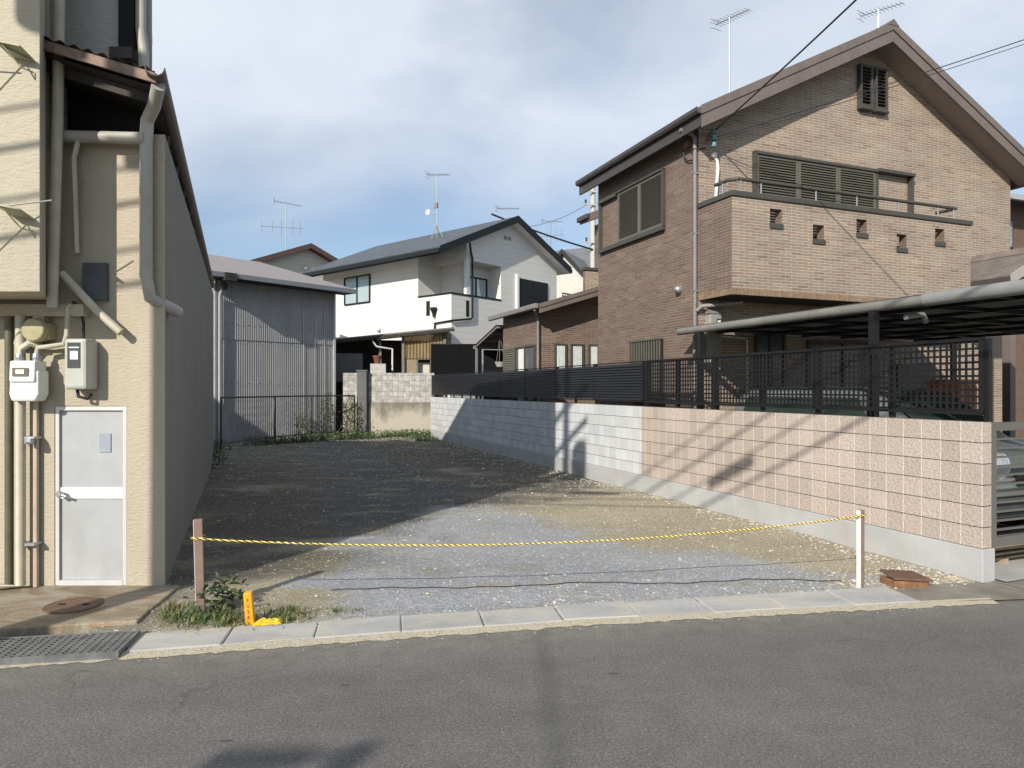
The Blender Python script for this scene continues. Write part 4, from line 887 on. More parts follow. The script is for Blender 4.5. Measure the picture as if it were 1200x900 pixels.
for k in range(12): m.box(6.5+0.2*k, 6.53+0.2*k, -0.84, -0.81, 5.26, 6.22)
m.build('side_railing', M_navy, wh)
MB().box(6.5, 8.9, -0.79, -0.77, 5.3, 6.15).build('side_balcony_panel', M_white, wh)
for x in (3.35, 3.62): MB().lathe([(0.09, 0), (0.09, -0.05), (0.05, -0.09), (0.01, -0.10)], (x, -0.003, 8.45), 'y', 10).build('gable_vent', M_steel, wh, smooth=True)
m = MB(); m.tube([(-0.66, -0.50, 7.05), (-0.05, -0.10, 6.95), (0.10, -0.06, 6.7), (1.0, -0.05, 6.68)], 0.045, 8) if False else m.tube([(0.55, -0.50, 7.75), (1.05, -0.09, 7.45), (1.16, -0.07, 7.2), (1.16, -0.07, 4.72), (1.10, -0.07, 4.66), (-0.06, -0.07, 4.50), (-0.08, 0.9, 4.45), (-0.08, 0.95, 3.4)], 0.045, 8)
m.build('downpipe', M_navy, wh)
m = MB(); m.tube([(-0.60, SD+0.2, 7.1), (-0.12, SD-0.3, 6.9), (-0.07, SD-0.3, 3.0)], 0.045, 8); m.build('downpipe', M_navy, wh)
MB().lathe([(0.10, 0.0), (0.09, -0.06), (0.05, -0.11), (0.01, -0.12)], (-0.003, 4.6, 4.35), 'x', 10).build('vent_hood', M_steel, wh, smooth=True)
m = MB(); m.lathe([(0.14, 0.16), (0.16, 0.1), (0.07, -0.1), (0.05, -0.25)], (-0.09, 0.95, 4.95), 'z', 8); m.build('rain_hopper', M_navy, wh)

# ================================================================== LEAN-TO BEHIND THE BACK WALL
lt = thing('lean_to', 'dark timber lean-to with a tan corrugated plastic end behind the old block wall', 'lean-to', (-4.6, 26.3, 0), R(14))
M_tim = plain('dark_timber', (0.035, 0.03, 0.026), 0.8, 0.3, 6)
MB().box(-2.6, 2.0, 1.6, 1.75, 0, 3.7).build('rear_wall', M_tim, lt)
MB().prism([(-2.3, -0.35, 3.50), (2.35, -0.35, 4.05), (2.35, -0.35, 4.12), (-2.3, -0.35, 3.57)], (0, 2.2, 0)).build('roof', plain('grey_sheet_roof', (0.16, 0.155, 0.15), 0.6, 0.25), lt)
m = MB(); m.prism([(-2.32, -0.40, 3.40), (2.36, -0.40, 3.95), (2.36, -0.40, 4.06), (-2.32, -0.40, 3.51)], (0, 0.045, 0)); m.build('fascia', M_tim, lt)
m = MB(); n = 60; x0, x1 = 0.45, 2.0
for k in range(n):
    a, b = x0+(x1-x0)*k/n, x0+(x1-x0)*(k+1)/n; ya, yb = 0.02*math.sin(k*1.3), 0.02*math.sin((k+1)*1.3)
    m.quad((a, ya, 2.9), (b, yb, 2.9), (b, yb, 3.62+0.118*(b+2.3)*0.8-0.13), (a, ya, 3.62+0.118*(a+2.3)*0.8-0.13))
m.build('plastic_sheet', polycarb('tan_plastic', (0.60, 0.46, 0.26), 0.15), lt)
m = MB()
for x in (-2.2, -0.45, 0.42, 2.02): m.box(x-0.05, x+0.05, -0.08, 0.02 if x != 0.42 else -0.03, 0, 3.50+0.118*(x+2.3))
for x in (0.95, 1.5): m.box(x-0.025, x+0.025, 0.03, 0.07, 2.0, 3.4)
m.box(0.42, 2.02, 0.03, 0.07, 2.86, 2.92)
m.build('posts', plain('grey_timber', (0.19, 0.175, 0.16), 0.75, 0.2), lt)
MB().box(0.47, 1.0, 0.04, 0.06, 2.0, 2.86).build('board_panel', plain('tan_board', (0.30, 0.235, 0.16), 0.8, 0.15), lt)
MB().box(1.04, 1.48, 0.3, 0.32, 2.0, 2.75).build('board_panel', plain('cream_board', (0.62, 0.58, 0.47), 0.8, 0.1), lt)
m = MB(); m.box(-2.2, -1.1, -0.3, 0.5, 2.0, 3.05); m.build('shutter_box', plain('grey_shutter', (0.10, 0.10, 0.10), 0.6, 0.1), lt)
m = MB(); m.tube([(-0.75, -0.43, 3.52), (-0.6, -0.4, 3.32), (0.0, -0.25, 3.24), (0.0, -0.25, 2.4)], 0.035, 8); m.build('downpipe', M_white, lt, smooth=True)
sg = thing('flower_pot', 'terracotta pot standing on a pale box just behind the old block wall', 'flower pot', (-5.0, 25.5, 2.66), R(10))
MB().lathe([(0.10, 0.0), (0.15, 0.24), (0.17, 0.24), (0.17, 0.30), (0.14, 0.30), (0.13, 0.27)], (0, 0, 0), 'z', 18).build('pot', plain('terracotta', (0.17, 0.06, 0.04), 0.75, 0.25), sg, smooth=True)
MB().lathe([(0.13, 0.265), (0.02, 0.28)], (0, 0, 0), 'z', 14).build('soil', M_tim, sg)
pb = MB().box(-0.28, 0.28, -0.2, 0.2, 0, 2.655).build('plinth', plain('pale_plinth', (0.45, 0.44, 0.41), 0.8, 0.15)); pb.location = (-4.97, 25.5, 0); pb.rotation_euler.z = R(10)
tag(pb, 'pale block plinth behind the old block wall carrying the terracotta pot', 'plinth')
# low roof in the gap behind the corrugated shed
gr = thing('back_outhouse', 'dark outhouse with a pale eave glimpsed in the gap beside the corrugated shed', 'outhouse', (-6.6, 28.2, 0), R(14))
MB().box(-1.6, 1.0, 0, 2.0, 0, 3.45).build('wall', M_tim, gr)
MB().prism([(-1.8, -0.5, 3.42), (1.05, -0.5, 3.42), (1.05, -0.5, 3.52), (-1.8, -0.5, 3.52)], (0, 3, 0.5)).build('roof', plain('pale_sheet', (0.42, 0.43, 0.44), 0.6, 0.1), gr)

# old block wall at the back of the lot
M_old = block_mat('weathered_block', (0.22, 0.215, 0.20), (0.56, 0.55, 0.525), (0.24, 0.235, 0.22), (0.26, 0.25, 0.235), 0.197, 0.4, 5, 0.006)
t = NT('stained_concrete'); f = t.noise(1.0, 6, 0.68, t.scaled(1.6, 1.6, 0.9)); sp_ = t.new('ShaderNodeSeparateXYZ'); t.link(t.obj, sp_.inputs[0])
mr_ = t.new('ShaderNodeMapRange'); mr_.inputs[1].default_value = 0.2; mr_.inputs[2].default_value = 1.23; mr_.inputs[3].default_value = -0.25; mr_.inputs[4].default_value = 0.22; t.link(sp_.outputs[2], mr_.inputs[0])
c = t.mix(t.ramp(t.math('ADD', f, mr_.outputs[0]), [(0.48, 0.0), (0.72, 0.85)]), (0.40, 0.37, 0.30), (0.13, 0.12, 0.10)); t.color(c); t.rough(0.92); t.bump(t.noise(30, 5), 0.4, 0.01); M_stain = t.m
ow = thing('old_block_wall', 'weathered pale block wall on stained concrete across the back of the lot', 'wall', (-2.90, 24.7, 0), R(2.5))
m = MB(); m.box(-2.24, 0.10, 0, 0.15, 1.24, 2.30); m.build('blocks', M_old, ow)
m = MB(); m.box(-2.24, 0.10, -0.04, 0.18, -0.1, 1.238); m.build('concrete_base', M_stain, ow, bevel=0.01)
m = MB(); m.box(-3.15, -2.62, 0.02, 0.17, 1.24, 2.30); m.build('blocks', M_old, ow); MB().box(-3.15, -2.62, -0.01, 0.20, -0.1, 1.238).build('concrete_base', M_stain, ow, bevel=0.01)
gp = thing('gate_column', 'dark grey concrete column standing between two lengths of the old block wall', 'column', (-5.33, 24.45, 0), R(2.5))
MB().box(-0.17, 0.17, -0.12, 0.16, 0, 2.34).build('column', plain('dark_concrete', (0.12, 0.12, 0.118), 0.85, 0.2, 3, 0.3, 40), gp, bevel=0.015)
MB().box(-0.19, 0.19, -0.14, 0.18, 2.342, 2.40).build('cap', plain('dark_concrete'), gp, bevel=0.01)

# ================================================================== CORRUGATED SHED
t = NT('corrugated_sheet'); uv, u_, z_, ix = t.wall_uv()
f = t.noise(1.0, 5, 0.65, t.scaled(1.2, 1.2, 0.35)); c = t.ramp(f, [(0.3, (0.27, 0.275, 0.28)), (0.7, (0.36, 0.362, 0.362))])
s2 = t.noise(1.0, 5, 0.7, t.scaled(9, 9, 0.5)); c = t.mix(t.ramp(s2, [(0.55, 0.0), (0.8, 0.4)]), c, (0.14, 0.125, 0.105))
t.color(c); t.rough(0.5); t.p.inputs['Metallic'].default_value = 0.25; M_corr = t.m
sh = thing('corrugated_shed', 'tall grey corrugated iron shed behind the railing at the back left of the lot', 'shed', (-6.33, 24.4, 0), ANG2)
def corr(m, x0, x1, z0, z1, y, pitch=0.076, amp=0.008):
    n = int((x1-x0)/pitch*6); P = [(x0+(x1-x0)*k/n, y+amp*math.sin(2*math.pi*6*k/ (6) / 1.0 * 0 + 2*math.pi*k/6)) for k in range(n+1)]
    for (a, b), (c, d) in zip(P, P[1:]): m.quad((a, b, z0), (c, d, z0), (c, d, z1), (a, b, z1))
m = MB(); corr(m, -4.25, -0.03, 3.28, 5.14, -0.03); corr(m, -4.25, -0.03, 0.02, 3.32, -0.012); w = m.build('wall', M_corr, sh, smooth=True)
m = MB(); m.box(-4.3, 0, 0.02, 6, 0, 5.12); m.build('side_wall', plain('shed_side', (0.30, 0.31, 0.32), 0.6, 0.15), sh)
m = MB()
for z in (0.6, 1.9, 3.22, 3.75, 4.6):
    for k in range(22): m.lathe([(0.016, -0.012), (0.010, -0.02)], (-4.18+0.19*k, -0.03, z), 'y', 6)
m.build('nail_heads', M_dbrown, sh)
m = MB()
for x in (-0.42, -0.80, -1.25): m.box(x-0.010, x+0.010, -0.052, -0.040, 0.05, 4.4)
m.box(-0.045, 0.04, -0.06, 0.03, 0, 5.16); m.build('corner_flashing', plain('pale_flashing', (0.50, 0.50, 0.49), 0.5, 0.1), sh)
m = MB(); m.prism([(-4.9, -0.72, 5.20), (0.42, -0.72, 5.20), (0.42, -0.72, 5.235), (-4.9, -0.72, 5.235)], (0, 6.5, 1.75)); m.build('roof', plain('pinkish_sheet', (0.25, 0.215, 0.205), 0.5, 0.08), sh)
m = MB(); m.box(-4.9, 0.42, -0.78, -0.72, 5.08, 5.22); m.build('fascia', plain('pale_blue_grey', (0.20, 0.215, 0.235), 0.5, 0.08), sh)
m = MB(); m.box(-4.9, 0.40, -0.716, -0.02, 5.09, 5.13); m.build('eave_board', M_tim, sh)
m = MB(); m.tube([(-4.2, -0.70, 5.10), (-4.24, -0.40, 4.9), (-4.22, -0.12, 4.6), (-4.22, -0.10, 0.4)], 0.045, 8); m.build('downpipe', plain('pale_pipe', (0.42, 0.43, 0.43), 0.5, 0.1), sh, smooth=True)
m = MB(); m.lathe([(0.10, 0.25), (0.12, 0.1), (0.07, -0.15)], (-4.23, -0.45, 4.9), 'z', 8); m.box(-4.42, -4.05, -0.86, -0.60, 4.98, 5.22); m.build('gutter_end', M_tim, sh)

# railing in front of it
rf = thing('railing', 'thin black pipe railing with wire mesh in front of the corrugated shed', 'railing', (0, 0, 0))
rp = [(-8.05, 19.0), (-7.45, 21.6), (-6.80, 23.35), (-5.55, 24.2)]
m = MB(); m.tube([(x, y, 1.49) for x, y in rp], 0.024, 8); m.tube([(x, y, 0.22) for x, y in rp], 0.016, 6); m.build('rail', M_black, rf)
for x, y in rp: MB().tube([(x, y, -0.1), (x, y, 1.49)], 0.026, 8).build('post', M_black, rf)
m = MB()
for (a, b), (c, d) in zip(rp, rp[1:]):
    L_ = math.hypot(c-a, d-b); n = int(L_/0.11)
    for k in range(n):
        # fine woven mesh: crossing diagonals
        p = k/n; q = min(1, (k+6)/n)
        m.tube([(a+(c-a)*p, b+(d-b)*p, 0.22), (a+(c-a)*q, b+(d-b)*q, 1.48)], 0.0022, 3, False); m.tube([(a+(c-a)*p, b+(d-b)*p, 1.48), (a+(c-a)*q, b+(d-b)*q, 0.22)], 0.0022, 3, False)
m.build('wire_mesh', M_black, rf)

# ================================================================== OLD STUCCO BUILDING ON THE LEFT
M_st = stucco('cream_stucco', (0.47, 0.43, 0.335), (0.30, 0.26, 0.19))
M_st2 = stucco('tan_stucco', (0.46, 0.405, 0.315), (0.27, 0.235, 0.18))
M_stg = stucco('grey_render', (0.58, 0.565, 0.54), (0.36, 0.34, 0.31))
M_sts = stucco('dark_render', (0.23, 0.215, 0.19), (0.12, 0.11, 0.095))
M_pipe = plain('cream_pipe', (0.46, 0.43, 0.34), 0.55, 0.12, 5, dirt=((0.26, 0.23, 0.17), 0.5, 2))
M_pipeg = plain('weathered_pipe', (0.37, 0.355, 0.32), 0.55, 0.12, 4, dirt=((0.24, 0.20, 0.16), 0.6, 2))
lb_ = thing('stucco_building', 'old cream stucco building with jutting upper storey, pipes and a white side door', 'building', (-2.98, 5.9, 0))
O = Vector((-2.98, 5.9, 0))
def L(x, y, z): return (x-O.x, y-O.y, z)
sdx, sdy = -0.3656, 0.931
TZ = 3.93
def sidept(t_, out, z): return L(-2.98+sdx*t_+sdy*out, 5.9+sdy*t_-sdx*out, z)
m = MB()
m.holed(L(-9, 5.9, 0), (1, 0, 0), (0, 1, 0), 0, 6.02, 0.02, TZ, [(9-3.93, 9-3.31, 0.055, 1.60)], 0.10)
m.build('wall', M_st2, lb_)
m = MB(); m.quad(L(-2.98, 5.9, 0), L(-2.98+sdx*10.7, 5.9+sdy*10.7, 0), L(-2.98+sdx*10.7, 5.9+sdy*10.7, TZ), L(-2.98, 5.9, TZ)); m.build('side_wall', M_sts, lb_)
m = MB(); m.quad(L(-2.98+sdx*10.7, 5.9+sdy*10.7, 0), L(-12, 5.9+sdy*10.7, 0), L(-12, 5.9+sdy*10.7, TZ), L(-2.98+sdx*10.7, 5.9+sdy*10.7, TZ)); m.build('rear_wall', M_sts, lb_)
# jutting upper storey (skewed side)
m = MB(); m.prism([L(-9, 5.34, 2.50), L(-3.67, 5.34, 2.50), L(-3.97, 5.897, 2.50), L(-9, 5.897, 2.50)], (0, 0, 4.6)); m.build('upper_storey', M_st, lb_, bevel=0.008)
m = MB(); m.prism([L(-9, 6.2, 3.0), L(-3.25, 6.2, 3.0), L(-5.5, 10.5, 3.0), L(-9, 10.5, 3.0)], (0, 0, 3.75)); m.build('upper_wall', M_stg, lb_)
m = MB(); m.prism([L(-9.1, 5.24, 7.10), L(-3.56, 5.24, 7.10), L(-3.30, 6.1, 7.10), L(-5.6, 10.7, 7.10), L(-9.1, 10.7, 7.10)], (0, 0, 0.10)); 
m.build('flat_roof', M_stg, lb_)
m = MB(); m.prism([L(-9, 5.9, 6.752), L(-3.25, 6.2, 6.752), L(-5.5, 10.5, 6.752), L(-9, 10.5, 6.752)], (0, 0, 0.347)); m.build('upper_band', M_stg, lb_)
# beam below the jutting storey
m = MB(); m.box(-9+2.98, -3.62+2.98, -0.10, -0.012, 2.36, 2.46); m.build('under_beam', M_st2, lb_)
# pent roof of corrugated iron, its eave and gutter along the side
M_rroof = plain('rusty_iron', (0.13, 0.085, 0.065), 0.75, 0.35, 6, 0.2, 40)
m = MB(); n = 46
def pr_pt(k, ft):        # k along verge (0 ridge side .. 1 eave), ft along depth
    a = Vector(L(-4.02, 5.55, 4.66)); b = Vector(L(-2.86, 5.50, 4.30)); c = Vector(L(-4.02+sdx*10.6, 5.55+sdy*10.6, 4.62)); d = Vector(L(-2.86+sdx*10.6, 5.50+sdy*10.6, 4.12))
    return a.lerp(b, k).lerp(c.lerp(d, k), ft)
for k in range(n):
    dz0, dz1 = 0.014*math.sin(k*1.35), 0.014*math.sin((k+1)*1.35)
    p = [pr_pt(k/n, 0), pr_pt((k+1)/n, 0), pr_pt((k+1)/n, 1), pr_pt(k/n, 1)]
    for q, dz in zip(p, (dz0, dz1, dz1, dz0)): q.z += dz
    m.quad(*p)
m.build('pent_roof', M_rroof, lb_)
m = MB(); a, b = pr_pt(0, 0), pr_pt(1, 0); m.prism([a+Vector((0, .01, -.02)), b+Vector((0, .01, -.02)), b+Vector((0, .01, -.10)), a+Vector((0, .01, -.10))], (0, 0.03, 0)); m.build('verge_board', plain('flaking_board', (0.20, 0.14, 0.11), 0.8, 0.4, 14), lb_)
m = MB(); a, b, c, d = pr_pt(0, 0.006), pr_pt(1, 0.006), pr_pt(1, 1), pr_pt(0, 1)
for q in (a, b, c, d): q.z -= 0.11
m.quad(a, b, c, d); m.build('roof_underside', M_tim, lb_)
for k in range(12): 
    f_ = 0.02+0.088*k; a, b = pr_pt(0.1, f_), pr_pt(0.99, f_); MB().prism([a+Vector((0, 0, -.115)), b+Vector((0, 0, -.115)), b+Vector((0, 0, -.20)), a+Vector((0, 0, -.20))], (0, 0.05, 0)).build('rafter', M_tim, lb_)
m = MB(); m.box(-4.0+2.98, -3.24+2.98, 0.28, 0.295, 3.0, 4.5); m.build('loft_shade_sheet', M_dark, lb_)  # black sheet before the grey wall, painted shade for the space under the roof
m = MB(); r = 0.075
p0 = Vector(L(-2.83, 5.44, 4.30)); p1 = Vector(L(-2.83+sdx*10.7, 5.44+sdy*10.7, 4.06)); dirv = (p1-p0).normalized(); sidev = Vector((sdy, -sdx, 0))
prof = [(r*math.cos(a), r*math.sin(a)) for a in [math.pi+math.pi*k/8 for k in range(9)]]; prof += [((r-.008)*math.cos(a), (r-.008)*math.sin(a)) for a in [2*math.pi-math.pi*k/8 for k in range(9)]]
m.prism([p0+sidev*x+Vector((0, 0, z)) for x, z in prof], p1-p0); m.build('gutter', plain('brown_gutter', (0.10, 0.075, 0.065), 0.55, 0.3, 4), lb_)
MB().box(-2.98-0.9, -2.9, 0, 0, 0, 0) if False else None
# pipes
m = MB(); m.tube([L(-2.86, 5.56, 4.20), L(-2.98, 5.72, 4.10), L(-3.09, 5.82, 4.02), L(-3.105, 5.83, 3.85), L(-3.105, 5.83, 2.70), L(-3.08, 5.85, 2.52), L(-3.00, 5.97, 2.46), L(-3.02, 6.20, 2.44)], 0.053, 12); m.build('downpipe', M_pipeg, lb_, smooth=True)
m = MB(); m.tube([L(-3.85, 5.80, 3.88), L(-3.10, 5.80, 3.86)], 0.05, 12); m.build('cross_pipe', M_pipeg, lb_, smooth=True)
m = MB(); m.tube([L(-3.74, 5.70, 6.2), L(-3.77, 5.70, 4.0), L(-3.83, 5.72, 2.42)], 0.042, 12); m.build('waste_pipe', M_pipe, lb_, smooth=True)
m = MB(); m.tube([L(-3.55, 6.12, 6.7), L(-3.55, 6.12, 4.6)], 0.05, 10) if False else m.tube([L(-3.31, 6.13, 6.7), L(-3.31, 6.13, 4.95), L(-3.27, 6.10, 4.75), L(-3.27, 6.10, 4.5)], 0.045, 10); m.build('downpipe', M_pipeg, lb_, smooth=True)
m = MB(); m.tube([L(-3.66, 5.80, 3.85), L(-3.70, 5.80, 3.7), L(-3.70, 5.84, 2.9)], 0.022, 8); m.build('conduit', M_pipe, lb_, smooth=True)
m = MB(); m.tube([L(-3.80, 5.80, 2.72), L(-3.50, 5.80, 2.40), L(-3.30, 5.80, 2.22)], 0.034, 10); m.build('waste_branch', M_pipe, lb_, smooth=True)
m = MB(); m.box(-3.66+2.98, -3.46+2.98, -0.05, -0.003, 2.50, 2.82); m.build('vent_grille', plain('vent_slate', (0.08, 0.09, 0.105), 0.5), lb_)
m = MB(); m.tube([L(-4.15, 5.80, 2.36), L(-4.15, 5.80, 0.09), L(-4.4, 5.74, 0.085)], 0.038, 12); m.build('drain_pipe', M_pipe, lb_, smooth=True)
m = MB(); m.tube([L(-4.26, 5.82, 2.36), L(-4.26, 5.82, 0.06)], 0.034, 10); m.build('drain_pipe', plain('olive_pipe', (0.10, 0.098, 0.06), 0.5, 0.2), lb_, smooth=True)
m = MB(); m.tube([L(-4.06, 5.86, 2.0), L(-4.06, 5.86, 0.06)], 0.022, 8); m.build('conduit', plain('pinkish_conduit', (0.42, 0.33, 0.27), 0.6), lb_, smooth=True)
m = MB()
for z in (2.12, 1.32, 0.42): m.box(-4.20+2.98, -4.03+2.98, -0.11, -0.002, z, z+0.022)
m.lathe([(0.035, -0.02), (0.04, 0.0), (0.03, 0.03)], L(-4.06, 5.78, 1.30), 'z', 8); m.build('pipe_clamp', M_steel, lb_)
m = MB(); m.box(-3.33+2.98-0.55, -3.06+2.98, -0.22, -0.20, 6, 6) if False else None
# window and fittings on the upper grey wall
w = MB(); w.box(-3.52+2.98, -3.38+2.98, 0.24, 0.296, 4.75, 5.7); w.build('upper_window', M_dark, lb_)
m = MB(); m.box(-3.55+2.98, -3.35+2.98, 0.15, 0.30, 4.66, 4.76); m.tube([L(-3.42, 6.1, 4.7), L(-3.38, 6.12, 4.45)], 0.012, 6); m.build('cable_bracket', M_dbrown, lb_)
# lamp-like fixings with cables on the cream upper storey
for (x, z) in ((-3.75, 4.30), (-3.75, 3.07)):
    m = MB(); m.prism([L(x-0.14, 5.16, z+0.06), L(x+0.05, 5.16, z+0.02), L(x+0.05, 5.335, z-0.02), L(x-0.14, 5.335, z+0.02)], (0, 0, 0.012)); m.tube([L(x-0.10, 5.18, z+0.05), L(x+0.0, 5.25, z-0.10), L(x+0.04, 5.33, z-0.10)], 0.006, 5); m.build('cable_bracket', plain('greenish_bracket', (0.30, 0.30, 0.18), 0.5, 0.2), lb_)
m = MB(); m.tube([L(-4.6, 4.9, 3.9), L(-3.9, 5.16, 4.36), L(-3.72, 5.30, 4.28)], 0.007, 6); m.tube([L(-4.7, 4.9, 4.5), L(-3.9, 5.17, 4.30)], 0.006, 6); m.tube([L(-4.6, 4.9, 2.7), L(-3.85, 5.18, 3.12), L(-3.55, 5.30, 3.2)], 0.006, 6); m.build('drop_cables', M_pipeg, lb_)
# door
M_door = plain('white_door_panel', (0.36, 0.372, 0.385), 0.4, 0.08, 3, dirt=((0.24, 0.235, 0.22), 0.45, 2.5)); M_dfr = plain('bright_aluminium', (0.56, 0.56, 0.56), 0.35, 0.05, metal=0.2)
dr = MB(); dr.box(-3.925+2.98, -3.895+2.98, 0.005, 0.06, 0.056, 1.595); dr.box(-3.345+2.98, -3.315+2.98, 0.005, 0.06, 0.056, 1.595); dr.box(-3.895+2.98, -3.345+2.98, 0.006, 0.06, 1.56, 1.594); dr.box(-3.895+2.98, -3.345+2.98, 0.0, 0.06, 0.056, 0.10); dro = dr.build('door', M_dfr, lb_)
m = MB(); m.box(-3.893+2.98, -3.347+2.98, 0.03, 0.05, 0.102, 1.558); m.build('door_panel', M_door, dro)
m = MB(); m.box(-3.893+2.98, -3.347+2.98, 0.018, 0.029, 0.80, 0.895); m.build('door_rail', M_white, dro)
m = MB(); m.lathe([(0.012, 0.018), (0.012, -0.02), (0.028, -0.025), (0.030, -0.045), (0.02, -0.055)], (-3.86+2.98, 0, 0.845), 'y', 12); m.tube([(-3.86+2.98, -0.04, 0.845), (-3.80+2.98, -0.045, 0.825)], 0.012, 8); m.build('handle', M_steel, dro, smooth=True)
m = MB(); m.box(-3.56+2.98, -3.46+2.98, 0.021, 0.0295, 1.20, 1.36); m.build('door_notice', plain('faded_blue', (0.27, 0.30, 0.36), 0.6), dro)
MB().box(-4.35+2.98, -3.40+2.98, -0.10, -0.003, 1.63, 1.66).build('ledge', M_st2, lb_) if False else None
# meters
gm = MB(); gm.prism([L(-4.16, 5.70, 1.64), L(-3.96, 5.70, 1.64), L(-3.93, 5.70, 1.70), L(-3.93, 5.70, 1.90), L(-4.17, 5.70, 1.90), L(-4.18, 5.70, 1.70)], (0, 0.14, 0)); gmo = gm.build('gas_meter', plain('gas_meter_white', (0.66, 0.68, 0.65), 0.45, 0.05), lb_, bevel=0.02)
m = MB(); m.prism([L(-4.165, 5.68, 1.80), L(-3.95, 5.68, 1.80), L(-3.95, 5.69, 1.98), L(-4.165, 5.69, 1.98)], (0, 0.15, 0)); m.build('meter_head', plain('gas_meter_white'), gmo, bevel=0.015)
m = MB(); m.box(-4.13+2.98, -4.0+2.98, -0.226, -0.222, 1.85, 1.92); m.build('counter', M_dglass, gmo); m = MB(); m.box(-4.10+2.98, -4.03+2.98, -0.229, -0.2265, 1.87, 1.905); m.build('counter_face', M_white, gmo)
for x in (-4.13, -3.99): MB().lathe([(0.03, 0), (0.035, 0.03), (0.03, 0.06)], L(x, 5.77, 1.98), 'z', 10).build('union_nut', M_steel, gmo)
m = MB(); m.tube([L(-4.13, 5.77, 2.03), L(-4.13, 5.77, 2.08), L(-4.06, 5.79, 2.13), L(-4.0, 5.84, 2.10)], 0.03, 8); m.tube([L(-3.99, 5.77, 2.04), L(-3.98, 5.77, 2.09), L(-3.90, 5.78, 2.10), L(-3.77, 5.78, 2.12), L(-3.75, 5.79, 2.2), L(-3.75, 5.80, 2.43), L(-3.72, 5.80, 2.46)], 0.022, 8); m.build('gas_pipe', M_pipe, lb_, smooth=True)
e2 = MB(); e2.prism([L(-3.735, 5.72, 1.74), L(-3.545, 5.72, 1.74), L(-3.545, 5.72, 2.165), L(-3.735, 5.72, 2.165)], (0, 0.175, 0)); e2o = e2.build('electric_meter', plain('meter_box_grey', (0.40, 0.41, 0.36), 0.45, 0.08), lb_, bevel=0.025)
m = MB(); m.box(-3.70+2.98, -3.595+2.98, -0.186, -0.181, 1.92, 2.13); m.build('meter_window', plain('meter_glass', (0.05, 0.055, 0.07), 0.15), e2o); m = MB(); m.box(-3.675+2.98, -3.61+2.98, -0.1895, -0.1865, 1.99, 2.06); m.box(-3.685+2.98, -3.60+2.98, -0.1895, -0.1865, 2.085, 2.095); m.build('dial_plate', M_white, e2o)
m = MB(); m.tube([L(-3.67, 5.80, 1.74), L(-3.66, 5.80, 1.68), L(-3.60, 5.82, 1.66), L(-3.58, 5.85, 1.70)], 0.014, 6); m.build('meter_cable', M_cable, lb_)
m = MB(); m.tube([L(-3.72, 5.82, 2.48), L(-3.66, 5.82, 2.44), L(-3.63, 5.82, 2.3), L(-3.63, 5.82, 2.16)], 0.012, 6); m.build('meter_cable', M_cable, lb_)
e3 = MB(); e3.lathe([(0.10, 0.06), (0.105, -0.06), (0.095, -0.10), (0.02, -0.105)], L(-4.01, 5.84, 2.24), 'y', 18); e3.box(-4.11+2.98, -3.91+2.98, -0.10, -0.003, 2.16, 2.30); e3.box(-4.06+2.98, -3.96+2.98, -0.09, -0.003, 2.30, 2.37); e3.build('old_meter', plain('yellowed_meter', (0.36, 0.33, 0.19), 0.4, 0.15), lb_, bevel=0.01)
m = MB(); m.box(-4.2+2.98, -3.74+2.98, -0.05, -0.003, 2.08, 2.12); m.build('pipe_board', M_st2, lb_)

# manhole lid and steel grating in front of it
mh = MB(); mh.lathe([(0.205, 0), (0.205, 0.008), (0.19, 0.010), (0.185, 0.007), (0.01, 0.007)], (0, 0, 0), 'z', 32); mho = mh.build('manhole_cover', plain('rusty_lid', (0.14, 0.085, 0.055), 0.8, 0.3, 12, 0.5, 80), None); mho.location = (-3.42, 5.36, 0.056)
tag(mho, 'small round rusty manhole lid set in the concrete pad by the white door', 'manhole cover')
m = MB(); m.box(-0.12, -0.07, -0.012, 0.012, 0.0105, 0.014); m.box(0.07, 0.12, -0.012, 0.012, 0.0105, 0.014); m.build('lid_slot', M_dark, mho)
M_grate = plain('dull_steel', (0.20, 0.205, 0.21), 0.5, 0.3, 8, metal=0.6)
gr_ = thing('drain_grating', 'galvanised steel grating over the gutter in front of the stucco building', 'grating', (-2.575, 4.63, 0.012), R(10))
m = MB()
for k in range(11): m.box(-3.2, -0.02, -0.185+0.037*k-0.003, -0.185+0.037*k+0.003, 0, 0.038)
m.build('bearing_bars', M_grate, gr_)
m = MB()
for k in range(64): m.box(-3.2+0.05*k, -3.2+0.05*k+0.006, -0.185, 0.185, 0.026, 0.0375)
m.build('cross_bars', M_grate, gr_)
m = MB(); m.box(-3.22, 0.0, -0.20, -0.19, -0.01, 0.042); m.box(-3.22, 0.0, 0.19, 0.20, -0.01, 0.042); m.box(-0.012, 0.0, -0.19, 0.19, -0.01, 0.0415); m.build('grating_frame', M_grate, gr_)

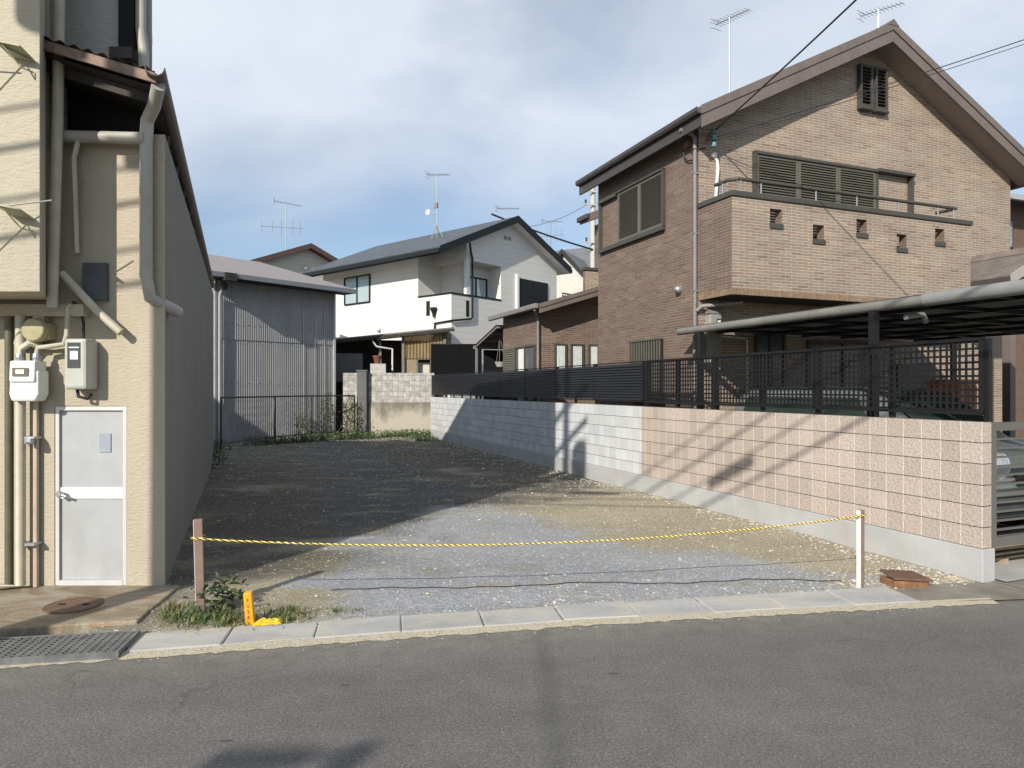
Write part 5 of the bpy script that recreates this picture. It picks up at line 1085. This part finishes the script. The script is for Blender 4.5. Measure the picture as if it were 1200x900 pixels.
# ================================================================== DISTANT HOUSES, POLES, AERIALS
def gable_house(name, label, loc, rz, w, d, ez, rz_, wallm, roofm, ov=0.5, trim=None, group=None):
    t_ = thing(name, label, 'house', loc, rz, group)
    MB().prism([(-w/2, 0, 0), (w/2, 0, 0), (w/2, 0, ez), (0, 0, rz_), (-w/2, 0, ez)], (0, d, 0)).build('wall', wallm, t_)
    s_ = (rz_-ez)/(w/2); q = w/2+ov
    m = MB(); m.prism([(-q, -ov, rz_+0.05-s_*q), (0, -ov, rz_+0.05), (q, -ov, rz_+0.05-s_*q), (q, -ov, rz_+0.25-s_*q), (0, -ov, rz_+0.25), (-q, -ov, rz_+0.25-s_*q)], (0, d+2*ov, 0)); m.build('roof', roofm, t_)
    m = MB(); m.prism([(-q-.02, -ov-.03, rz_+0.0-s_*q), (0, -ov-.03, rz_+0.0), (q+.02, -ov-.03, rz_+0.0-s_*q), (q+.02, -ov-.03, rz_+0.27-s_*q), (0, -ov-.03, rz_+0.27), (-q-.02, -ov-.03, rz_+0.27-s_*q)], (0, 0.028, 0)); m.build('rake_board', trim or M_navy, t_)
    return t_
h1 = gable_house('far_house', 'pale house with a maroon tiled gable roof rising behind the corrugated shed', (-11.3, 38.0, 0), R(44), 7.4, 10, 7.95, 9.45, siding('beige_siding', (0.50, 0.48, 0.42)), roof_tiles('maroon_roof', (0.15, 0.075, 0.06), (0.20, 0.10, 0.08), 0.22, 0.3), 0.4, plain('maroon_trim', (0.09, 0.05, 0.045), 0.6))
for x in (-0.1, 0.35): MB().lathe([(0.14, 0), (0.14, -0.06), (0.05, -0.12)], (x, -0.003, 8.35), 'y', 10).build('gable_vent', M_steel, h1, smooth=True)
M_dslate = plain('distant_slate', (0.14, 0.145, 0.155), 0.6, 0.15); M_dwall = plain('distant_plaster', (0.52, 0.50, 0.45), 0.8, 0.1)
h2 = gable_house('far_house', 'grey-roofed house with cream walls seen between the white house and the tiled house', (5.7, 46.0, 0), R(62), 7.0, 9, 8.55, 11.0, M_dwall, M_dslate, 0.5)
for x in (-2.6, -1.0, 0.9):
    w = MB().box(x-0.4, x+0.4, -0.05, -0.003, 6.7, 8.2).build('window', M_navy, h2); MB().box(x-0.32, x+0.32, -0.07, -0.052, 6.8, 8.1).build('pane', plain('sky_pane'), w)
h3 = gable_house('far_house', 'small steep gable roof peeping over the right slope of the white roof', (3.1, 41.0, 0), R(-25), 2.6, 5, 8.3, 9.75, M_dwall, M_dslate, 0.35)
h4 = gable_house('far_house', 'low grey roof in the distance beside the grating pole', (6.5, 52, 0), R(-15), 9, 8, 8.6, 11.4, M_dwall, M_dslate, 0.5); h4['label'] = 'grey hipped roof farthest off, just left of the concrete utility pole'
w = MB().box(-2.9, -2.1, -0.05, -0.003, 7.0, 8.2).build('window', M_navy, h3) if False else None

def aerial(label, loc, h, rz, dish=False, low=True, sc_=1.0, stays=True):
    a = thing('tv_antenna', label, 'antenna', loc, rz, 'television aerials on the roofs')
    MB().tube([(0, 0, 0), (0, 0, h)], 0.02*sc_, 6).build('mast', M_steel, a)
    m = MB(); L_ = 1.15*sc_; z = h-0.05; m.tube([(-L_*0.45, 0, z+0.10*sc_), (L_*0.6, 0, z-0.06*sc_)], 0.013*sc_, 5)
    for k in range(11):
        x = -0.42*L_+k*L_*0.10; zz_ = z+0.10*sc_-(x+0.45*L_)/(1.05*L_)*0.16*sc_; q = (0.24-0.008*k)*sc_; m.tube([(x, -q, zz_), (x, q, zz_)], 0.007*sc_, 4)
    for s in (-1, 1): m.tube([(-0.45*L_, -0.2*sc_, z+(0.10+0.12*s)*sc_), (-0.45*L_, 0.2*sc_, z+(0.10+0.12*s)*sc_)], 0.008*sc_, 4)
    m.tube([(-0.45*L_, 0, z-0.03*sc_), (-0.45*L_, 0, z+0.23*sc_)], 0.008*sc_, 4); m.build('beam', M_grey, a)
    if low:
        m = MB(); z = h*0.58; m.tube([(-1.1*sc_, 0, z), (0.75*sc_, 0, z)], 0.013*sc_, 5)
        for k, x in enumerate((-1.05, -0.6, -0.2, 0.3, 0.62)): m.tube([(x*sc_, 0, z-0.26*sc_-0.03*k), (x*sc_, 0, z+0.26*sc_+0.03*k)], 0.008*sc_, 4)
        m.build('lower_beam', M_grey, a)
    if dish:
        m = MB(); m.lathe([(0.02, 0.0), (0.09, -0.02), (0.14, -0.06), (0.145, -0.06)], (-0.45, 0, h*0.42), 'y', 12); m.tube([(0, 0, h*0.40), (-0.45, 0, h*0.42)], 0.012, 5); m.build('dish', plain('dish_grey', (0.42, 0.43, 0.44), 0.5), a, smooth=True)
        MB().box(-0.13, 0.05, -0.05, 0.05, h*0.47, h*0.55).build('booster', M_grey, a)
    if stays:
        m = MB()
        for s in (-1, 1): m.tube([(0, 0, 0.62*sc_), (s*0.40*sc_, 0, -0.15)], 0.014*sc_, 5); m.tube([(0, 0, 0.62*sc_), (0, s*0.40*sc_, -0.15)], 0.014*sc_, 5)
        m.build('stays', M_steel, a)
    return a
aerial('tall aerial with two crossbeams standing on the maroon roof', (-12.5, 38.0, 8.75), 3.25, R(15), low=True, sc_=1.2, stays=False)
aerial('aerial with a small white dish standing on the ridge of the white house', (-3.40, 31.0, 8.55), 2.85, R(-28), dish=True, low=False)
aerial('small distant aerial peeping over the peak of the white roof', (-0.36, 42.0, 11.3), 1.45, R(-30), low=False, stays=False, sc_=1.3)
aerial('distant aerial with a lower crossbeam to the right of the white roof', (2.35, 41.5, 9.7), 2.15, R(-25), low=True, stays=False, sc_=1.1)
aerial('thin aerial with a tilted beam standing on the left roof slope of the tiled house', (4.75, 15.0, 7.4), 2.45, R(-62), low=False, stays=False, sc_=0.8)
aerial('short aerial peeping over the gable peak of the tiled house', (8.0, 15.0, 8.3), 1.72, R(-55), low=False, stays=False, sc_=0.75)

def pole_arm(m, z, w_, y=0.0): m.box(-w_, w_, y-0.04, y+0.04, z-0.04, z+0.04)
up = thing('utility_pole', 'pale concrete utility pole with crossarms and insulators just left of the tiled house', 'utility pole', (4.95, 42.0, 0), R(20))
m = MB(); m.tube([(0, 0, 0), (0, 0, 14.6)], [0.22, 0.15], 14); m.build('pole', plain('pale_pole', (0.45, 0.44, 0.42), 0.8, 0.1), up, smooth=True)
m = MB()
for z, w_ in ((13.7, 0.95), (12.9, 0.7), (10.6, 0.65)): pole_arm(m, z, w_, -0.22)
m.build('crossarm', plain('pale_pole'), up)
m = MB()
for z, xs in ((13.75, (-0.85, -0.55, 0.5, 0.85)), (12.95, (-0.6, 0.6)), (11.6, (0.35,)), (11.1, (0.42,)), (10.65, (-0.55, 0.5)), (10.2, (0.45,))):
    for x in xs: m.lathe([(0.03, 0), (0.08, 0.05), (0.05, 0.12), (0.08, 0.18), (0.03, 0.24)], (x, -0.22, z), 'z', 8)
m.build('insulators', M_dbrown, up); m = MB(); m.lathe([(0.24, 0.0), (0.25, 0.7), (0.1, 0.75)], (0.45, 0.0, 8.8), 'z', 12); m.build('transformer', M_grey, up, smooth=True)
c_ = MB().tube(sag((-1.2, 40, 11.9), (4.9, 41.8, 10.2), 0.10, 16), 0.055, 6).build('overhead_cable', M_cable); tag(c_, 'thick dark cable sloping down from behind the white roof to the pale concrete pole', 'cable', 'overhead wires')
c_ = MB().tube(sag((4.5, 41.8, 12.9), (-1.0, 46, 12.7), 0.6, 16), 0.015, 5).build('overhead_cable', M_cable); tag(c_, 'faint thin wire running level from the pale concrete pole behind the white roof', 'cable', 'overhead wires')

# service drops that end at the corner of the tiled house, with the poles that carry them
br = hs_pt(0.16, -0.19, 5.85); br2 = hs_pt(0.16, -0.19, 5.96)
M_pole = plain('concrete_pole', (0.36, 0.35, 0.33), 0.85, 0.12)
def near_pole(label, x, y, h, arms):
    p = thing('utility_pole', label, 'utility pole', (x, y, 0), 0, 'utility poles along the street')
    MB().tube([(0, 0, 0), (0, 0, h)], [0.16, 0.10], 14).build('pole', M_pole, p, smooth=True)
    m = MB()
    for z, w_ in arms: m.box(-w_, w_, -0.05, 0.05, z-0.05, z+0.05)
    m.build('crossarm', M_steel, p)
    return p
q1 = (6.26, -2.0, 8.0); q2 = (12.2, 8.0, 8.05)
c_ = MB().tube(sag(br2, q1, 0.22, 24), 0.012, 6).build('service_wire', M_cable); tag(c_, 'dark service wire rising steeply from the house corner out of the top of view', 'cable', 'overhead wires')
m = MB(); m.tube(sag(br, q2, 0.12, 24), 0.007, 6); m.tube(sag(br+Vector((0, 0, -0.05)), (q2[0], q2[1], q2[2]-0.06), 0.13, 24), 0.005, 6); c_ = m.build('service_wire', M_cable); tag(c_, 'pair of thin wires crossing the gable and leaving the view at the right edge', 'cable', 'overhead wires')
near_pole('concrete pole behind the viewer on the right that carries the steep service wire', 6.4, -2.1, 9.5, [(8.0, 0.4)])
near_pole('concrete pole beyond the right edge carrying the pair of thin wires', 12.3, 8.1, 9.5, [(8.0, 0.4)])
# the pole on the near side of the road whose shadow falls across the lot
sx_ = math.tan(R(SUN_AZ))
np_ = near_pole('concrete pole on the near side of the road whose shadow falls on the block wall', -5.65, 0.5, 10.2, [(9.4, 0.75), (8.7, 0.75), (6.9, 0.35)])
m = MB(); m.lathe([(0.22, 0), (0.24, 0.06), (0.24, 0.85), (0.20, 0.92)], (0.42, -0.1, 7.5), 'z', 14); m.lathe([(0.16, 0), (0.17, 0.5)], (-0.4, 0.1, 7.4), 'z', 12); m.build('transformer', M_grey, np_, smooth=True)
m = MB()
for k, (z, y0, y1) in enumerate(((6.9, 0.15, 1.0), (6.6, -0.2, 0.3), (6.2, 0.0, 0.6), (5.9, 0.1, 0.1))):
    m.tube(sag((-26, -2.6+y0, z+0.2), (-5.65, 0.5, z), 0.35, 18)+sag((-5.65, 0.5, z), (14, 3.0+y1-3.4, z+0.2), 0.4, 24)[1:], 0.016+0.006*(k % 2), 6)
c_ = m.build('street_cables', M_cable); tag(c_, 'bundle of telephone cables strung along the near side of the road behind the viewer', 'cable', 'overhead wires')
m = MB(); m.tube([(-4.5, 0.35, 6.55), (-3.7, 0.30, 6.5)], 0.085, 10); m.tube([(-2.0, 0.12, 6.1), (-1.3, 0.05, 6.08)], 0.07, 10); c_ = m.build('cable_splice', M_black); tag(c_, 'black splice sleeves slung on the telephone cables behind the viewer', 'cable splice')

sl_ = thing('street_light', 'grey street light pole behind the viewer whose shadow reaches the near lane', 'street light', (-4.95, -5.15, 0))
MB().tube([(0, 0, 0), (0, 0, 5.05)], [0.09, 0.07], 12).build('pole', M_grey, sl_, smooth=True)
m = MB(); m.tube([(0.05, 0, 5.0), (-0.7, -0.1, 5.08)], 0.03, 8); m.build('arm', M_grey, sl_, smooth=True)
m = MB(); m.prism([(-0.70, -0.18, 5.0), (-0.25, -0.12, 5.0), (-0.25, -0.02, 5.0), (-0.70, -0.05, 5.0)], (0, 0, 0.07)); m.build('lamp_head', M_grey, sl_)

# ================================================================== STAKES, ROPE, SMALL THINGS
M_ys = plain('orange_yellow_stake', (0.85, 0.36, 0.015), 0.5, 0.08)
st = thing('marker_stake', 'short orange-yellow marker stake with red writing leaning in the weeds beside the kerb', 'stake', (-1.93, 5.075, 0.0), R(8))
st.rotation_euler = (R(2), R(-4), R(8))
MB().box(-0.029, 0.029, -0.029, 0.029, -0.05, 0.25).build('post', M_ys, st, bevel=0.006)
m = MB(); random.seed(11)
for k in range(5):       # five weathered characters down the face
    z = 0.205-0.042*k
    for q in range(3): m.box(-0.014, 0.014-random.uniform(0, .008), -0.0305, -0.0292, z-0.010*q-0.002, z-0.010*q+0.001)
    m.box(-0.003+random.uniform(-.006, .006), 0.001, -0.0306, -0.0293, z-0.024, z+0.004)
m.build('writing', plain('stake_red', (0.42, 0.05, 0.01), 0.6), st)
yc = MB(); random.seed(5)
N = 14; pts = []
for j in range(N+1):
    for i in range(N+1):
        u, v = i/N, j/N; e = max(0, 1-2*max(abs(u-.5), abs(v-.5)))
        pts.append((0.20*(u-.5)+0.01*mnoise.noise(Vector((u*3, v*3, 1))), 0.13*(v-.5)+0.015*mnoise.noise(Vector((u*4, v*4, 7))), e*0.022+0.030*mnoise.noise(Vector((u*5, v*5, 3)))*min(1, e*4)+0.004))
yc.add(pts, [(j*(N+1)+i, j*(N+1)+i+1, (j+1)*(N+1)+i+1, (j+1)*(N+1)+i) for j in range(N) for i in range(N)])
yo = yc.build('crumpled_bag', plain('yellow_plastic', (0.80, 0.50, 0.03), 0.4, 0.1), smooth=True); yo.location = (-1.80, 5.07, 0.02); yo.rotation_euler.z = R(12)
tag(yo, 'crumpled yellow plastic bag lying at the foot of the orange stake', 'bag')
M_red = plain('faded_red_brown', (0.23, 0.15, 0.125), 0.75, 0.2, 8)
def rope_stake(label, x, y, h, w_, rz, tilt=0.0):
    s = thing('rope_stake', label, 'stake', (x, y, 0), rz, 'stakes holding the yellow and black rope'); s.rotation_euler = (0, tilt, rz)
    MB().box(-w_/2, w_/2, -w_/2, w_/2, -0.05, h).build('post', M_red, s, bevel=0.004)
    MB().box(-w_/2-0.004, -w_/2-0.001, -w_/2+0.002, w_/2-0.002, 0, h-0.002).build('white_face', M_white, s)
    return s
rope_stake('square wooden rope stake with one white and one red-brown face beside the rusty box', 3.04, 5.99, 0.69, 0.045, R(24))
rope_stake('square wooden rope stake in the weeds at the corner of the stucco building', -2.40, 5.30, 0.74, 0.06, R(20), R(-1.5))
# striped rope: yellow and black twist
t = NT('striped_rope'); sp_ = t.new('ShaderNodeSeparateXYZ'); t.link(t.obj, sp_.inputs[0])
w_ = t.math('FRACT', t.math('ADD', t.math('MULTIPLY', sp_.outputs[0], 22.0), t.math('MULTIPLY', sp_.outputs[2], 55.0)))
t.color(t.mix(t.math('LESS_THAN', w_, 0.42), (0.78, 0.60, 0.16), (0.025, 0.022, 0.018))); t.rough(0.7); M_rope = t.m
ra, rb = Vector((-2.42, 5.255, 0.60)), Vector((3.04, 5.955, 0.645))
m = MB()
base = sag(ra, rb, 0.135, 90)
for ph in (0, 2.094, 4.189):
    pts = [p+Vector((0, math.cos(k*2.6+ph)*0.0045, math.sin(k*2.6+ph)*0.0045)) for k, p in enumerate(base)]
    m.tube(pts, 0.0052, 5)
m.tube([ra+Vector((0.05*math.cos(a), 0.05+0.05*math.sin(a), 0)) for a in [k*0.45 for k in range(15)]], 0.0075, 6); m.tube([rb+Vector((0.04*math.cos(a), 0.037+0.04*math.sin(a), 0)) for a in [k*0.45 for k in range(15)]], 0.0075, 6)
ro = m.build('barrier_rope', M_rope, smooth=True); tag(ro, 'yellow and black twisted rope slung low across the lot entrance', 'rope')
# dark cord lying on the gravel
pts = []; random.seed(9)
for k in range(80):
    x = -1.55+k*(4.5/79); y = 5.86+0.045*k/79*12*0.55+0.04*math.sin(k*0.21)+0.012*math.sin(k*0.9); pts.append((x, y, lot_h(x, y)+0.010))
co = MB().tube(pts, 0.0035, 5).build('cord', M_cable); tag(co, 'thin black cord lying across the gravel just inside the kerb', 'cord')
# rusty box half buried beside the wall
bx_ = thing('rusty_box', 'rusty brown metal box half buried in stones at the foot of the pink wall', 'box', (3.46, 6.07, -0.01), R(4)); bx_.rotation_euler = (R(-5), R(5), R(8))
M_rb = plain('rusty_metal', (0.23, 0.115, 0.055), 0.8, 0.4, 14, 0.5, 60, dirt=((0.10, 0.05, 0.03), 0.6, 6))
MB().prism([(-0.15, -0.10, -0.05), (0.15, -0.10, -0.05), (0.17, -0.11, 0.075), (-0.17, -0.11, 0.075)], (0, 0.20, 0)).build('body', M_rb, bx_, bevel=0.01)
MB().prism([(-0.19, -0.13, 0.077), (0.19, -0.13, 0.077), (0.17, 0.12, 0.115), (-0.15, 0.12, 0.115)], (0, 0, 0.02)).build('lid', plain('dark_rust', (0.13, 0.07, 0.045), 0.8, 0.3, 10, 0.4, 60), bx_, bevel=0.006)

# weeds and grass
def blade(mb, x, y, z, h, lean, az, w=0.006):
    mb.cur = random.choice((0, 0, 1)); c, s = math.cos(az), math.sin(az); px, py = -s*w, c*w
    q = [(0, 0), (0.35, 0.55), (1.0, 1.0)]
    P = [(x+c*lean*a, y+s*lean*a, z+h*b*(1 if b < 1 else (1-0.25*lean/h if h else 1))) for a, b in q]
    mb.add([(P[0][0]-px, P[0][1]-py, P[0][2]), (P[0][0]+px, P[0][1]+py, P[0][2]), (P[1][0]+px*.8, P[1][1]+py*.8, P[1][2]), (P[1][0]-px*.8, P[1][1]-py*.8, P[1][2]), P[2]], [(0, 1, 2, 3), (3, 2, 4)])
def leaf(mb, p, d, l, w):
    d = Vector(d).normalized(); s = d.cross(Vector((random.uniform(-.4, .4), random.uniform(-.4, .4), 1))).normalized(); p = Vector(p); u = s.cross(d)*0.15*l
    mb.cur = random.choice((0, 1, 1)); mb.add([p, p+d*l*.45+s*w+u, p+d*l, p+d*l*.45-s*w+u], [(0, 1, 2, 3)])
G0 = plain('grass_green', (0.075, 0.125, 0.030), 0.7, 0.3, 20); G1 = plain('leaf_green', (0.095, 0.150, 0.045), 0.65, 0.3, 20); G2 = plain('dark_leaf', (0.035, 0.062, 0.020), 0.6, 0.3, 20)
def tuft(mb, x, y, n, h, r):
    for _ in range(n):
        a = random.random()*6.3; q = abs(random.gauss(0, r)); X, Y = x+q*math.cos(a), y+q*math.sin(a); h_ = h*0.68; blade(mb, X, Y, lot_h(X, Y), h_*random.uniform(.3, 1.1), h*random.uniform(.1, .8), random.random()*6.3, random.uniform(.002, .005))
random.seed(21)
g = MB()
for (x, y, n, h, r) in ((-2.10, 5.06, 160, .10, .09), (-1.98, 5.12, 90, .09, .06), (-1.80, 5.20, 150, .08, .08), (-1.68, 5.13, 120, .07, .07), (-1.74, 5.32, 130, .09, .08), (-1.60, 5.26, 70, .07, .06), (-1.36, 5.33, 60, .07, .045), (-2.2, 5.2, 150, .14, .09), (-2.32, 5.08, 160, .12, .09), (-2.5, 5.15, 160, .15, .09), (-2.62, 5.3, 120, .16, .08), (-1.2, 5.36, 18, .05, .03)): tuft(g, x, y, n, h, r)
for _ in range(260):
    x = random.uniform(-2.6, -1.5); y = 5.06+random.random()*0.35; blade(g, x, y, lot_h(x, y), random.uniform(.015, .05), random.uniform(.02, .09), random.random()*6.3, .003)
tag(g.build('grass_tufts', [G0, plain('dry_grass', (0.26, 0.22, 0.11), 0.8, 0.3, 20)]), 'short green grass tufts along the kerb around the orange stake', 'grass', kind='stuff')
g = MB()
for _ in range(2600):      # weeds along the back edge
    s_ = random.random(); p = Vector((-7.9+5.3*s_, 20.6+3.7*min(1, s_*1.5), 0)); x, y = p.x+random.gauss(0, .16), p.y+random.gauss(0, .22)
    if random.random() < 0.5: leaf(g, (x, y, random.uniform(.02, .26)), (random.uniform(-1, 1), random.uniform(-1, 1), random.uniform(0, .9)), random.uniform(.05, .12), random.uniform(.015, .035))
    else: blade(g, x, y, 0.0, random.uniform(.1, .34), random.uniform(.03, .15), random.random()*6.3, .008)
for _ in range(900):
    y = random.uniform(14.5, 20.5); x = -7.0-0.39*(y-15.3)+random.gauss(0, .2)+0.15; leaf(g, (x, y, random.uniform(.02, .22)), (random.uniform(-1, 1), random.uniform(-1, 1), random.uniform(0, .9)), random.uniform(.05, .12), .025)
for _ in range(420):
    v_ = random.uniform(17.6, 19.2); p = wl_pt(-random.uniform(.05, .9), v_); blade(g, p.x, p.y, 0.0, random.uniform(.08, .22), .06, random.random()*6.3, .008)
tag(g.build('weeds', [G2, G0]), 'low dark weeds along the foot of the back railing and old wall', 'weeds', kind='stuff')
def vine(name, label, cx_, cy_, w_, h, n, group=None):
    vt = thing(name, label, 'plant', (cx_, cy_, 0), 0, group)
    m = MB()
    for k in range(7):
        x = random.uniform(-w_, w_)*.6; pts = [(x, 0, 0)]
        for j in range(6): pts.append((pts[-1][0]+random.uniform(-.1, .1), random.uniform(-.08, .08), (j+1)*h*random.uniform(.75, 1)/6))
        m.tube(pts, [.010, .009, .008, .007, .006, .005, .003], 4)
    m.build('stems', M_tim, vt); m = MB()
    for _ in range(n):
        z = h*random.random()**1.2; m_ = max(.12, w_*(1-.6*z/h)); p = (random.gauss(0, m_*.55), random.gauss(0, .13), z); leaf(m, p, (random.uniform(-1, 1), random.uniform(-1, 1), random.uniform(-.6, .6)), random.uniform(.05, .11), random.uniform(.015, .03))
    m.build('leaves', [G2, G0], vt)
vine('climbing_weed', 'tall leafy weed climbing the end post of the railing before the old wall', -5.62, 24.05, .38, 1.45, 420)
vine('climbing_weed', 'tall leafy weed growing against the corrugated shed behind the railing', -6.35, 23.75, .38, 1.6, 420)
vine('weed_clump', 'bushy low weed growing against the railing in front of the shed', -7.05, 23.2, .3, .95, 220)
random.seed(4)
vine('weed_clump', 'leafy weed standing beside the rope stake at the stucco corner', -2.29, 5.36, .06, .24, 90)

# tall neighbour out of view on the left whose gable shades the shed
nb = gable_house('left_neighbour', 'plain rendered house beyond the stucco building, outside the view', (-17.0, 8.5, 0), R(14), 8, 8.5, 6.6, 9.2, M_stg, M_dslate, 0.4)
